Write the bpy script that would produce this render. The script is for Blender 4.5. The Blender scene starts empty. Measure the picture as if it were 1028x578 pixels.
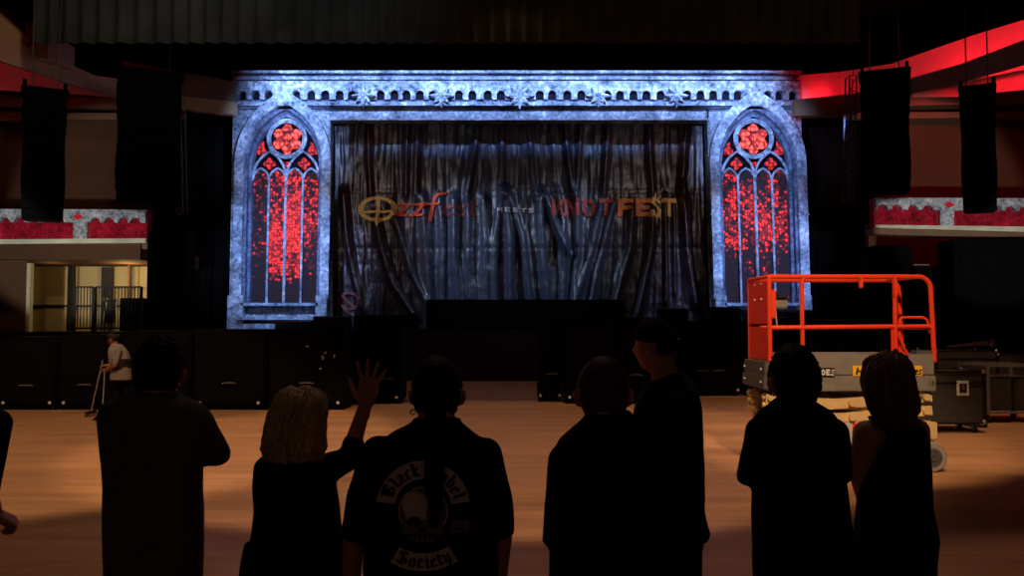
import bpy, bmesh, math, random
from mathutils import Vector, Matrix, Euler, noise
from mathutils.bvhtree import BVHTree
random.seed(7)
C = bpy.context.scene
col = C.collection
PI = math.pi

# ------------------------------------------------------------------ camera
F, CX, CY, HZ, CAMH = 850.0, 514.0, 289.0, 325.0, 1.86
pitch = math.atan((HZ - CY) / F)
cam_d = bpy.data.cameras.new('camera'); cam = bpy.data.objects.new('camera', cam_d); col.objects.link(cam)
cam.location = (0, 0, CAMH); cam.rotation_euler = (PI/2 + pitch, 0, 0)
cam_d.sensor_width = 36; cam_d.lens = F/1028*36; cam_d.clip_end = 200
C.camera = cam
sp, cp = math.sin(pitch), math.cos(pitch)
def W(px, py, Y):
    """point of the hall at distance Y that is measured at (px, py) in the photograph"""
    u, v = (px-CX)/F, (CY-py)/F
    t = Y/(cp - v*sp)
    return Vector((u*t, Y, CAMH + t*(sp + v*cp)))

# ------------------------------------------------------------------ materials
def lin(c):
    return tuple(((x/255)/12.92 if x/255 <= .04045 else ((x/255+.055)/1.055)**2.4) for x in c)
MATS = {}
def new_mat(name):
    m = bpy.data.materials.new(name); m.use_nodes = True
    nt = m.node_tree; b = nt.nodes['Principled BSDF']; MATS[name] = m
    return m, nt, b
def N(nt, t, **kw):
    n = nt.nodes.new(t)
    for k, v in kw.items():
        if k in n.inputs: n.inputs[k].default_value = v
        else: setattr(n, k, v)
    return n
def ramp(nt, stops, interp='LINEAR'):
    r = nt.nodes.new('ShaderNodeValToRGB'); e = r.color_ramp.elements; r.color_ramp.interpolation = interp
    while len(e) < len(stops): e.new(.5)
    for k, (p, c) in enumerate(stops):
        e[k].position = p; e[k].color = (*c[:3], 1)
    return r
def simple(name, rgb, rough=.6, metal=0, var=.25, scale=9, spec=.5, bump=0, rgb2=None):
    m, nt, b = new_mat(name)
    c = lin(rgb); d = lin(rgb2) if rgb2 else tuple(x*(1-var) for x in c)
    tc = N(nt, 'ShaderNodeTexCoord'); n = N(nt, 'ShaderNodeTexNoise', Scale=scale, Detail=4.0)
    nt.links.new(tc.outputs['Object'], n.inputs['Vector'])
    r = ramp(nt, [(.3, d), (.7, c)])
    nt.links.new(n.outputs['Fac'], r.inputs['Fac']); nt.links.new(r.outputs['Color'], b.inputs['Base Color'])
    b.inputs['Roughness'].default_value = rough; b.inputs['Metallic'].default_value = metal
    b.inputs['Specular IOR Level'].default_value = spec
    if bump:
        bp = N(nt, 'ShaderNodeBump', Strength=bump, Distance=.02)
        nt.links.new(n.outputs['Fac'], bp.inputs['Height']); nt.links.new(bp.outputs['Normal'], b.inputs['Normal'])
    return m
def emissive(name, rgb, strength):
    m, nt, b = new_mat(name)
    b.inputs['Base Color'].default_value = (0, 0, 0, 1)
    b.inputs['Emission Color'].default_value = (*lin(rgb), 1); b.inputs['Emission Strength'].default_value = strength
    return m

simple('black_paint', (17, 16, 16), .6, var=.3)
simple('black_grille', (11, 11, 11), .85, var=.4, scale=40, spec=.12)
simple('black_drape', (9, 9, 10), .95, spec=.1, var=.3, scale=2)
simple('black_wall', (10, 9, 9), .95, spec=.1)
simple('stage_black', (14, 13, 13), .7, spec=.3)
simple('border_cloth', (66, 74, 74), .95, spec=.05, var=.4, scale=1.2)
simple('brown_wall', (96, 66, 46), .9, spec=.1, var=.2, scale=.6)
simple('brown_trim', (132, 102, 78), .85, spec=.1, scale=.8)
simple('beam_plaster', (196, 162, 124), .85, spec=.1, scale=.8, var=.15)
simple('plaster_dimmed', (122, 110, 100), .9, spec=.1)  # same plaster, with dimmer light put into its colour
simple('plaster', (212, 196, 176), .9, spec=.1, var=.12, scale=.8)
simple('cream_panel', (205, 180, 125), .85, spec=.1, var=.12, scale=.7)
simple('white_post', (215, 200, 160), .7, spec=.2)
simple('dark_steel', (58, 56, 54), .45, .8, var=.3)
simple('silver', (190, 190, 188), .3, .9, var=.15)
simple('pale_glint', (236, 232, 224), .3, .0, var=.1)  # pale non-metal colour stands in for bright reflections
simple('black_matte', (7, 7, 7), .9, spec=.05, var=.3)
simple('rubber', (20, 20, 20), .8, var=.2)
simple('orange_paint', (232, 62, 26), .45, var=.12, scale=6)
simple('lift_grey', (132, 126, 118), .55, var=.2, scale=5)
simple('lift_grey_dark', (84, 82, 80), .6, var=.2, scale=5)
simple('lift_cream', (226, 196, 138), .55, var=.15, scale=6)
simple('lift_white', (205, 200, 190), .55, var=.15)
simple('sign_yellow', (242, 186, 40), .5, var=.06)
simple('ink_black', (14, 12, 12), .6, var=.1)
simple('sticker_white', (226, 224, 218), .5, var=.05)
simple('tyre_grey', (150, 146, 138), .7, var=.15)
simple('skin', (196, 132, 104), .55, var=.12, scale=14)
simple('skin_tan', (176, 112, 86), .55, var=.12, scale=14)
simple('cloth_black', (25, 24, 26), .95, spec=.08, var=.35, scale=22)
simple('cloth_black_soft', (34, 33, 36), .95, spec=.08, var=.35, scale=18)
simple('cloth_charcoal', (104, 94, 90), .95, spec=.08, var=.3, scale=18)
simple('cloth_navy', (30, 38, 66), .95, spec=.08, var=.3, scale=18)
simple('denim_dark', (24, 25, 31), .95, spec=.08, var=.3, scale=26)
simple('cloth_grey', (158, 150, 140), .95, spec=.08, var=.2, scale=16)
simple('belt_dark', (40, 26, 28), .8, var=.2)
simple('leather_black', (16, 15, 15), .5, var=.3)
simple('hair_black', (14, 12, 12), .7, spec=.25, var=.4, scale=60)
simple('hair_brown', (46, 28, 22), .65, spec=.3, var=.4, scale=60)
simple('hair_auburn', (70, 34, 26), .65, spec=.3, var=.4, scale=60)
simple('hair_blonde', (244, 206, 156), .6, spec=.4, var=.45, scale=55)
simple('hair_darkblonde', (140, 92, 64), .6, spec=.4, var=.5, scale=55)
simple('patch_cloth', (240, 208, 192), .95, spec=.05, var=.25, scale=40)
simple('patch_dim', (140, 118, 110), .95, spec=.05, var=.3, scale=40)
simple('broom_metal', (190, 180, 170), .4, .3)
simple('red_cloth', (150, 34, 24), .95, spec=.05)
simple('wood_crate', (58, 46, 38), .8, var=.3)

# floor: strip maple
def floor_mat():
    m, nt, b = new_mat('maple_floor')
    tc = N(nt, 'ShaderNodeTexCoord')
    br = N(nt, 'ShaderNodeTexBrick', Scale=1.0)
    br.inputs['Color1'].default_value = (*lin((204, 154, 110)), 1); br.inputs['Color2'].default_value = (*lin((190, 140, 96)), 1)
    br.inputs['Mortar'].default_value = (*lin((158, 112, 74)), 1)
    br.inputs['Brick Width'].default_value = 1.3; br.inputs['Row Height'].default_value = .07
    br.inputs['Mortar Size'].default_value = .002
    nt.links.new(tc.outputs['Object'], br.inputs['Vector'])
    mp = N(nt, 'ShaderNodeMapping'); mp.inputs['Scale'].default_value = (.35, 2.2, 1)
    n = N(nt, 'ShaderNodeTexNoise', Scale=1.1, Detail=5.0)
    nt.links.new(tc.outputs['Object'], mp.inputs['Vector']); nt.links.new(mp.outputs['Vector'], n.inputs['Vector'])
    r = ramp(nt, [(.3, (.72, .70, .68)), (.7, (1.05, 1.05, 1.05))])
    nt.links.new(n.outputs['Fac'], r.inputs['Fac'])
    mx = N(nt, 'ShaderNodeMix', data_type='RGBA', blend_type='MULTIPLY'); mx.inputs[0].default_value = 1
    nt.links.new(br.outputs['Color'], mx.inputs[6]); nt.links.new(r.outputs['Color'], mx.inputs[7])
    nt.links.new(mx.outputs[2], b.inputs['Base Color'])
    b.inputs['Roughness'].default_value = .55; b.inputs['Specular IOR Level'].default_value = .25
floor_mat()

# mottled grey stone of the portal: dark pits and pale crusts
def stone_mat(name, lo, mid, hi, scale=1.0):
    m, nt, b = new_mat(name)
    tc = N(nt, 'ShaderNodeTexCoord')
    n1 = N(nt, 'ShaderNodeTexNoise', Scale=1.6*scale, Detail=8.0, Roughness=.72)
    n2 = N(nt, 'ShaderNodeTexNoise', Scale=7.5*scale, Detail=6.0, Roughness=.7)
    for n in (n1, n2): nt.links.new(tc.outputs['Object'], n.inputs['Vector'])
    ad = N(nt, 'ShaderNodeMix', data_type='FLOAT'); ad.inputs[0].default_value = .5
    nt.links.new(n1.outputs['Fac'], ad.inputs[2]); nt.links.new(n2.outputs['Fac'], ad.inputs[3])
    r = ramp(nt, [(.40, lo), (.45, [q*.5 for q in mid]), (.53, mid), (.63, hi)])
    nt.links.new(ad.outputs[0], r.inputs['Fac']); nt.links.new(r.outputs['Color'], b.inputs['Base Color'])
    bp = N(nt, 'ShaderNodeBump', Strength=.5, Distance=.06)
    nt.links.new(ad.outputs[0], bp.inputs['Height']); nt.links.new(bp.outputs['Normal'], b.inputs['Normal'])
    b.inputs['Roughness'].default_value = .9; b.inputs['Specular IOR Level'].default_value = .1
stone_mat('portal_stone', (.03, .032, .045), (.27, .29, .34), (.8, .83, .9))
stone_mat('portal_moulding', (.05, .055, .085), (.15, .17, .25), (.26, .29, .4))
stone_mat('portal_pale', (.09, .10, .13), (.36, .39, .46), (.82, .84, .9))
simple('portal_hollow', (22, 20, 28), .95, spec=.05)
stone_mat('ribbon_stone', (.10, .11, .12), (.42, .45, .47), (.8, .83, .84), 1.6)
stone_mat('ribbon_red', (.06, .004, .008), (.42, .012, .03), (.75, .03, .06), 1.5)
simple('ribbon_ledge', (226, 222, 186), .8, var=.3, scale=2)

# backlit stained glass: small bright cells, broken by dark runs
def glass_mat(name, thr, strength, top, bottom, stops, floor_val=.02, cell=10.0, rgb=(255, 42, 30)):
    m, nt, b = new_mat(name)
    tc = N(nt, 'ShaderNodeTexCoord')
    sx = N(nt, 'ShaderNodeSeparateXYZ'); nt.links.new(tc.outputs['Object'], sx.inputs[0])
    v = N(nt, 'ShaderNodeTexVoronoi', Scale=cell, feature='F1')
    v.inputs['Randomness'].default_value = .6
    nt.links.new(tc.outputs['Object'], v.inputs['Vector'])
    cr = ramp(nt, [(.28, (1, 1, 1)), (.52, (.12, .12, .12))]); nt.links.new(v.outputs['Distance'], cr.inputs['Fac'])
    mp = N(nt, 'ShaderNodeMapping'); mp.inputs['Scale'].default_value = (1, 1, .35)
    nt.links.new(tc.outputs['Object'], mp.inputs['Vector'])
    n = N(nt, 'ShaderNodeTexNoise', Scale=2.2, Detail=7.0, Roughness=.75)
    nt.links.new(mp.outputs['Vector'], n.inputs['Vector'])
    # vertical envelope between z=bottom and z=top of the pane
    g = N(nt, 'ShaderNodeMapRange'); g.inputs['From Min'].default_value = bottom; g.inputs['From Max'].default_value = top
    nt.links.new(sx.outputs['Z'], g.inputs['Value'])
    env = ramp(nt, [(p, (q, q, q)) for p, q in stops])
    nt.links.new(g.outputs['Result'], env.inputs['Fac'])
    ad = N(nt, 'ShaderNodeMath', operation='ADD'); nt.links.new(n.outputs['Fac'], ad.inputs[0]); nt.links.new(env.outputs['Color'], ad.inputs[1])
    sc_ = N(nt, 'ShaderNodeSeparateColor'); nt.links.new(v.outputs['Color'], sc_.inputs[0])
    md = N(nt, 'ShaderNodeMath', operation='MULTIPLY_ADD'); md.inputs[1].default_value = .34; nt.links.new(sc_.outputs[0], md.inputs[0]); nt.links.new(ad.outputs[0], md.inputs[2])
    sb = N(nt, 'ShaderNodeMath', operation='SUBTRACT'); sb.inputs[1].default_value = .17; nt.links.new(md.outputs[0], sb.inputs[0]); ad = sb
    ms = N(nt, 'ShaderNodeMapRange'); ms.inputs['From Min'].default_value = thr; ms.inputs['From Max'].default_value = thr+.16
    ms.inputs['To Min'].default_value = floor_val*.3
    nt.links.new(ad.outputs[0], ms.inputs['Value'])
    mu = N(nt, 'ShaderNodeMath', operation='MULTIPLY'); nt.links.new(cr.outputs['Color'], mu.inputs[0]); nt.links.new(ms.outputs['Result'], mu.inputs[1])
    st = N(nt, 'ShaderNodeMath', operation='MULTIPLY'); st.inputs[1].default_value = strength
    nt.links.new(mu.outputs[0], st.inputs[0])
    b.inputs['Base Color'].default_value = (.035, .024, .024, 1); b.inputs['Roughness'].default_value = .9; b.inputs['Specular IOR Level'].default_value = .0
    b.inputs['Emission Color'].default_value = (*lin(rgb), 1)
    nt.links.new(st.outputs[0], b.inputs['Emission Strength'])
    return m

# ------------------------------------------------------------------ mesh builder
class MB:
    def __init__(s): s.v = []; s.f = []
    def add(s, vs, fs):
        o = len(s.v); s.v += [Vector(p) for p in vs]; s.f += [[i+o for i in f] for f in fs]; return s
    def hexa(s, b, t):
        return s.add(list(b)+list(t), [(3,2,1,0),(4,5,6,7),(0,1,5,4),(1,2,6,5),(2,3,7,6),(3,0,4,7)])
    def box(s, c, d, rz=0, bev=0):
        c = Vector(c); x, y, z = d[0]/2, d[1]/2, d[2]/2
        R = Matrix.Rotation(rz, 3, 'Z')
        if bev <= 0:
            P = [R@Vector(p)+c for p in [(-x,-y,-z),(x,-y,-z),(x,y,-z),(-x,y,-z),(-x,-y,z),(x,-y,z),(x,y,z),(-x,y,z)]]
            return s.hexa(P[:4], P[4:])
        bev = min(bev, x*.9, y*.9, z*.9)
        bm = bmesh.new(); bmesh.ops.create_cube(bm, size=1)
        for v in bm.verts: v.co = Vector((v.co.x*2*x, v.co.y*2*y, v.co.z*2*z))
        bmesh.ops.bevel(bm, geom=bm.edges[:], offset=bev, segments=2, affect='EDGES')
        bm.verts.index_update()
        s.add([R@v.co+c for v in bm.verts], [[v.index for v in f.verts] for f in bm.faces]); bm.free(); return s
    def prism(s, poly, ext):
        n = len(poly); ext = Vector(ext); P = [Vector(p) for p in poly]
        s.add(P+[p+ext for p in P], [list(range(n))[::-1], list(range(n, 2*n))]+[(i, (i+1) % n, n+(i+1) % n, n+i) for i in range(n)]); return s
    def tube(s, pts, r, seg=10, cap=True, ell=None):
        pts = [Vector(p) for p in pts]; n = len(pts)
        rr = r if isinstance(r, (list, tuple)) else [r]*n
        P, R = [], []
        if cap == 'round':
            d0 = (pts[0]-pts[1]).normalized(); d1 = (pts[-1]-pts[-2]).normalized()
            for a in (75, 45, 20): P.append(pts[0]+d0*rr[0]*math.sin(math.radians(a))); R.append(rr[0]*math.cos(math.radians(a)))
            P += pts; R += list(rr)
            for a in (20, 45, 75): P.append(pts[-1]+d1*rr[-1]*math.sin(math.radians(a))); R.append(rr[-1]*math.cos(math.radians(a)))
        else: P, R = pts, list(rr)
        n = len(P); o = len(s.v); up = None
        for i in range(n):
            d = (P[min(i+1, n-1)]-P[max(i-1, 0)])
            d = d.normalized() if d.length > 1e-9 else Vector((0, 0, 1))
            if up is None: up = Vector((0, 0, 1)) if abs(d.z) < .9 else Vector((0, 1, 0))
            a = d.cross(up)
            if a.length < 1e-6: a = d.cross(Vector((1, 0, 0)))
            a.normalize(); b2 = a.cross(d).normalized(); up = b2
            for k in range(seg):
                t = 2*PI*k/seg
                s.v.append(P[i]+R[i]*(math.cos(t)*a+math.sin(t)*b2))
        for i in range(n-1):
            for k in range(seg):
                s.f.append([o+i*seg+k, o+i*seg+(k+1) % seg, o+(i+1)*seg+(k+1) % seg, o+(i+1)*seg+k])
        s.f.append([o+k for k in range(seg)][::-1]); s.f.append([o+(n-1)*seg+k for k in range(seg)])
        return s
    def loft(s, rings, seg=28, ex=2.3, yaw=0):
        """rings: (x, y, z, hx, hy); closed at both ends"""
        o = len(s.v); cy_, sy_ = math.cos(yaw), math.sin(yaw)
        for (x, y, z, hx, hy) in rings:
            for k in range(seg):
                t = 2*PI*k/seg; c, q = math.cos(t), math.sin(t)
                a = hx*math.copysign(abs(c)**(2/ex), c); b2 = hy*math.copysign(abs(q)**(2/ex), q)
                s.v.append(Vector((x+a*cy_-b2*sy_, y+a*sy_+b2*cy_, z)))
        n = len(rings)
        for i in range(n-1):
            for k in range(seg):
                s.f.append([o+i*seg+k, o+i*seg+(k+1) % seg, o+(i+1)*seg+(k+1) % seg, o+(i+1)*seg+k])
        s.f.append([o+k for k in range(seg)][::-1]); s.f.append([o+(n-1)*seg+k for k in range(seg)])
        return s
    def ell(s, c, r, rot=(0, 0, 0), seg=20, fn=None):
        c = Vector(c); R = Euler(rot).to_matrix(); o = len(s.v); nr = seg*3//4
        pts = [Vector((0, 0, 1))]
        for i in range(1, nr):
            ph = PI*i/nr
            for k in range(seg):
                t = 2*PI*k/seg; pts.append(Vector((math.sin(ph)*math.cos(t), math.sin(ph)*math.sin(t), math.cos(ph))))
        pts.append(Vector((0, 0, -1)))
        for p in pts:
            q = fn(p) if fn else Vector((p.x*r[0], p.y*r[1], p.z*r[2]))
            s.v.append(R@q+c)
        for k in range(seg): s.f.append([o, o+1+k, o+1+(k+1) % seg])
        for i in range(nr-2):
            for k in range(seg):
                a = o+1+i*seg; s.f.append([a+k, a+seg+k, a+seg+(k+1) % seg, a+(k+1) % seg])
        a = o+1+(nr-2)*seg; e = len(s.v)-1
        for k in range(seg): s.f.append([a+(k+1) % seg, a+k, e])
        return s
    def cyl(s, c, r, h, axis='Z', seg=24):
        d = {'X': Vector((1, 0, 0)), 'Y': Vector((0, 1, 0)), 'Z': Vector((0, 0, 1))}[axis]*h/2
        c = Vector(c); return s.tube([c-d, c+d], r, seg)
    def mesh(s, name, org=Vector((0, 0, 0)), smooth=False):
        me = bpy.data.meshes.new(name); me.from_pydata([v-org for v in s.v], [], s.f)
        bm = bmesh.new(); bm.from_mesh(me); bmesh.ops.recalc_face_normals(bm, faces=bm.faces); bm.to_mesh(me); bm.free()
        if smooth:
            me.polygons.foreach_set('use_smooth', [True]*len(me.polygons))
        return me
    def build(s, name, m, parent=None, smooth=False, org=None):
        """a part below its thing, or, without a parent, a thing with its origin at the middle of its base"""
        if parent is not None: org = Vector(parent['org'])
        elif org is None:
            lo = [min(v[k] for v in s.v) for k in range(3)]; hi = [max(v[k] for v in s.v) for k in range(3)]
            org = Vector(((lo[0]+hi[0])/2, (lo[1]+hi[1])/2, lo[2]))
        return link(name, s.mesh(name, Vector(org), smooth), m, parent, org)
def link(name, me, m, parent, org):
    o = bpy.data.objects.new(name, me); col.objects.link(o)
    me.materials.clear(); me.materials.append(MATS[m])
    if parent is not None: o.parent = parent
    else: o.location = org
    ORG[o.name] = Vector(org)
    o['org'] = list(org)
    return o
ORG = {}
def tag(o, label=None, cat=None, group=None, kind=None):
    if label: o['label'] = label
    if cat: o['category'] = cat
    if group: o['group'] = group
    if kind: o['kind'] = kind
    return o
def thing(name, label, cat, loc, group=None):
    o = bpy.data.objects.new(name, None); col.objects.link(o); o.location = loc; o['org'] = list(loc)
    o.empty_display_size = .2
    return tag(o, label, cat, group)
def struct(o): o['kind'] = 'structure'; return o

# ------------------------------------------------------------------ flat lettering and emblems (2-D strokes)
class Art:
    """polygons in a flat 2-D frame, later laid on a surface"""
    def __init__(s): s.p = []
    def poly(s, pts): s.p.append([tuple(p) for p in pts]); return s
    def nib(s, pts, w, ang, th):
        """broad pen stroke: nib of width w held at angle ang, edge thickness th"""
        a = math.radians(ang); n = Vector((math.cos(a), math.sin(a)))*w/2; t = Vector((-math.sin(a), math.cos(a)))*th/2
        for p, q in zip(pts, pts[1:]):
            P = [Vector(z)+i*n+j*t for z in (p, q) for i in (-1, 1) for j in (-1, 1)]
            s.p.append(hull(P))
        return s
    def ring(s, c, ro, ri, a0=0, a1=360, n=40):
        ro = ro if isinstance(ro, tuple) else (ro, ro); ri = ri if isinstance(ri, tuple) else (ri, ri)
        for k in range(n):
            t0, t1 = (math.radians(a0+(a1-a0)*(k+j)/n) for j in (0, 1))
            s.p.append([(c[0]+ro[0]*math.cos(t0), c[1]+ro[1]*math.sin(t0)), (c[0]+ro[0]*math.cos(t1), c[1]+ro[1]*math.sin(t1)),
                        (c[0]+ri[0]*math.cos(t1), c[1]+ri[1]*math.sin(t1)), (c[0]+ri[0]*math.cos(t0), c[1]+ri[1]*math.sin(t0))])
        return s
    def disc(s, c, r, n=24, fn=None):
        s.p.append([(c[0]+r[0]*math.cos(2*PI*k/n), c[1]+r[1]*math.sin(2*PI*k/n)) for k in range(n)]); return s
    def put(s, o, fn): s.p += [[fn(x, y) for x, y in q] for q in o.p]; return s
    def mesh(s, name, fn, cuts=0, org=Vector((0, 0, 0))):
        bm = bmesh.new()
        for q in s.p:
            try: bm.faces.new([bm.verts.new((x, y, 0)) for x, y in q])
            except ValueError: pass
        bmesh.ops.triangulate(bm, faces=bm.faces)
        for _ in range(cuts):
            bmesh.ops.subdivide_edges(bm, edges=[e for e in bm.edges], cuts=1, use_grid_fill=True)
        for v in bm.verts: v.co = Vector(fn(v.co.x, v.co.y))-org
        me = bpy.data.meshes.new(name); bm.to_mesh(me); bm.free(); return me
    def build(s, name, m, parent, fn, cuts=0):
        org = Vector(parent['org'])
        return link(name, s.mesh(name, fn, cuts, org), m, parent, org)
def hull(P):
    P = sorted(set((round(p[0], 6), round(p[1], 6)) for p in P))
    def half(Q):
        h = []
        for p in Q:
            while len(h) > 1 and (h[-1][0]-h[-2][0])*(p[1]-h[-2][1])-(h[-1][1]-h[-2][1])*(p[0]-h[-2][0]) <= 0: h.pop()
            h.append(p)
        return h[:-1]
    return half(P)+half(P[::-1])
# blackletter alphabet on a grid: x-height 0..1, ascender 1.55
BL = {
 'l': (.5, [[(.1,1.5),(.25,1.35),(.25,.12),(.4,0)]]),
 'i': (.5, [[(.1,.88),(.25,1.0),(.25,.12),(.4,0)], [(.2,1.35),(.3,1.42)]]),
 'a': (.8, [[(.1,.85),(.3,1.0),(.5,.85),(.5,.12),(.68,0)], [(.5,.55),(.2,.45),(.15,.15),(.3,0),(.5,.15)]]),
 'c': (.65, [[(.5,.85),(.35,1.0),(.15,.85),(.15,.15),(.3,0),(.52,.12)]]),
 'k': (.8, [[(.1,1.5),(.2,1.4),(.2,0)], [(.2,.6),(.45,1.0),(.55,.8),(.25,.55)], [(.3,.5),(.5,.1),(.68,0)]]),
 'b': (.75, [[(.1,1.5),(.2,1.38),(.2,.15),(.35,0),(.55,.15),(.55,.8),(.4,1.0),(.2,.8)]]),
 'e': (.65, [[(.15,.5),(.5,.72),(.35,1.0),(.15,.82),(.15,.15),(.3,0),(.52,.14)]]),
 'o': (.75, [[(.35,1.0),(.15,.82),(.15,.15),(.35,0),(.55,.15),(.55,.82),(.35,1.0)]]),
 't': (.55, [[(.22,1.35),(.22,.12),(.38,0),(.5,.1)], [(.05,1.0),(.45,1.0)]]),
 'y': (.75, [[(.08,1.0),(.2,.85),(.2,.2),(.35,.02)], [(.55,1.0),(.55,.1),(.4,-.3),(.15,-.42)]]),
 's': (.65, [[(.52,.85),(.35,1.0),(.15,.8),(.5,.3),(.35,0),(.1,.15)]]),
 'z': (.7, [[(.12,1.0),(.55,1.0),(.12,0),(.58,0)]]),
 'f': (.6, [[(.6,1.5),(.4,1.55),(.28,1.3),(.22,-.35)], [(.05,1.0),(.5,1.0)]]),
 'B': (1.15, [[(.05,1.3),(.25,1.5),(.3,.2),(.1,0)], [(.3,1.45),(.7,1.55),(.9,1.25),(.55,.85),(.95,.6),(.9,.2),(.6,0),(.3,.12)], [(.52,1.3),(.52,.2)]]),
 'S': (1.1, [[(.9,1.3),(.6,1.55),(.2,1.4),(.2,1.0),(.85,.6),(.85,.2),(.5,0),(.1,.2)], [(.5,1.4),(.5,.2)]]),
 'L': (1.0, [[(.15,1.5),(.3,1.35),(.3,.2),(.15,0)], [(.3,.1),(.6,.0),(.9,.25)], [(.5,1.45),(.5,.3)]]),
 ' ': (.4, []),
}
def blackletter(txt, nib=.2, ang=40, th=.06):
    a = Art(); x = 0
    for ch in txt:
        w, st = BL[ch]
        for q in st: a.nib([(x+px, py) for px, py in q], nib, ang, th)
        x += w
    return a, x
BK = {  # block capitals 0..1 square
 'H': [[(0,0),(.28,0),(.28,1),(0,1)], [(.72,0),(1,0),(1,1),(.72,1)], [(.28,.38),(.72,.38),(.72,.62),(.28,.62)]],
 'K': [[(0,0),(.28,0),(.28,1),(0,1)], [(.28,.4),(.66,1),(1,1),(.5,.4)], [(.28,.6),(.45,.62),(1,0),(.66,0)]],
 'N': [[(0,0),(.26,0),(.26,1),(0,1)], [(.74,0),(1,0),(1,1),(.74,1)], [(0,1),(.3,1),(1,0),(.7,0)]],
 'T': [[(0,.76),(1,.76),(1,1),(0,1)], [(.36,0),(.64,0),(.64,.76),(.36,.76)]],
 'F': [[(0,0),(.3,0),(.3,1),(0,1)], [(.3,.76),(1,.76),(1,1),(.3,1)], [(.3,.38),(.85,.38),(.85,.6),(.3,.6)]],
 'E': [[(0,0),(.3,0),(.3,1),(0,1)], [(.3,.76),(1,.76),(1,1),(.3,1)], [(.3,.39),(.88,.39),(.88,.61),(.3,.61)], [(.3,0),(1,0),(1,.24),(.3,.24)]],
 'M': [[(0,0),(.22,0),(.22,1),(0,1)], [(.78,0),(1,0),(1,1),(.78,1)], [(0,1),(.26,1),(.6,.3),(.4,.3)], [(.74,1),(1,1),(.6,.3),(.4,.3)]],
 'I': [[(.3,0),(.7,0),(.7,1),(.3,1)]],
 'L': [[(0,0),(.3,0),(.3,1),(0,1)], [(.3,0),(.95,0),(.95,.24),(.3,.24)]],
 'V': [[(0,1),(.3,1),(.62,0),(.38,0)], [(.7,1),(1,1),(.62,0),(.38,0)]],
 'A': [[(0,0),(.28,0),(.62,1),(.38,1)], [(.72,0),(1,0),(.62,1),(.38,1)], [(.25,.22),(.75,.22),(.7,.42),(.3,.42)]],
 '1': [[(.4,0),(.66,0),(.66,1),(.4,1)], [(.2,.72),(.4,.84),(.4,1),(.3,.95)]],
}
def block(txt, w=.8, gap=.14):
    a = Art(); x = 0
    for ch in txt:
        if ch in BK:
            for q in BK[ch]: a.poly([(x+px*w, py) for px, py in q])
        elif ch in 'O0': a.ring((x+w/2, .5), (w/2, .5), (w/2-.24*w/.8, .27), n=20)
        elif ch == 'S':
            a.nib([(x+.9*w,.86),(x+.5*w,.9),(x+.14*w,.82),(x+.14*w,.6),(x+.86*w,.42),(x+.86*w,.16),(x+.5*w,.1),(x+.08*w,.14)], .2, 60, .2)
        elif ch == 'C': a.ring((x+w/2, .5), (w/2, .5), (w/2-.22, .28), 45, 315, 18)
        elif ch == 'R':
            for q in BK['F'][:1]: a.poly([(x+px*w, py) for px, py in q])
            a.ring((x+.5*w, .7), (.5*w, .3), (.22*w, .1), -90, 90, 10); a.poly([(x+.28*w,.8),(x+.5*w,.8),(x+.5*w,1),(x+.28*w,1)]); a.poly([(x+.28*w,.4),(x+.5*w,.4),(x+.5*w,.6),(x+.28*w,.6)])
            a.poly([(x+.4*w,.45),(x+.65*w,.5),(x+w,0),(x+.7*w,0)])
        elif ch == '5':
            a.nib([(x+.9*w,.9),(x+.2*w,.9),(x+.2*w,.58),(x+.7*w,.58),(x+.85*w,.35),(x+.7*w,.1),(x+.1*w,.1)], .2, 60, .2)
        x += (w if ch != ' ' else w*.5)+gap
    return a, x-gap
# ================================================================== THE HALL
def slab(name, lo, hi, m):
    c = [(a+b)/2 for a, b in zip(lo, hi)]; d = [b-a for a, b in zip(lo, hi)]
    return struct(MB().box(c, d).build(name, m))
slab('floor', (-18, -5, -.2), (18, 33, 0), 'maple_floor')
slab('ceiling', (-18, -5, 13), (18, 33, 13.2), 'black_wall')
slab('wall_left', (-18.2, -5, 0), (-18, 33, 13), 'brown_wall')
slab('wall_right', (18, -5, 0), (18.2, 33, 13), 'brown_wall')
slab('wall_back', (-18, -5.2, 0), (18, -5, 13), 'black_wall')
slab('wall_front', (-18, 33, 0), (18, 33.2, 13), 'black_wall')
STZ = 1.69
slab('stage_platform', (-12.4, 27.6, 0), (12.4, 33, STZ), 'stage_black')

def wall_piece(name, x0, x1, y0, y1, Y, m, th=.3):
    """a wall or panel facing the hall, measured in the photograph at distance Y"""
    P = [W(x0, y1, Y), W(x1, y1, Y), W(x1, y0, Y), W(x0, y0, Y)]
    return MB().prism(P, (0, th, 0))
def front_wall(name, x0, x1, ztop, zbot, Y, m):
    a, b = W(x0, 300, Y).x, W(x1, 300, Y).x
    return slab(name, (min(a, b), Y, zbot), (max(a, b), Y+.25, ztop), m)
# brown side walls of the stage opening above the balcony fronts
front_wall('wall_front_left', -90, 152, 9.6, 4.6, 29.2, 'brown_wall')
front_wall('wall_front_right', 886, 1120, 9.6, 4.6, 29.2, 'brown_wall')
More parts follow.
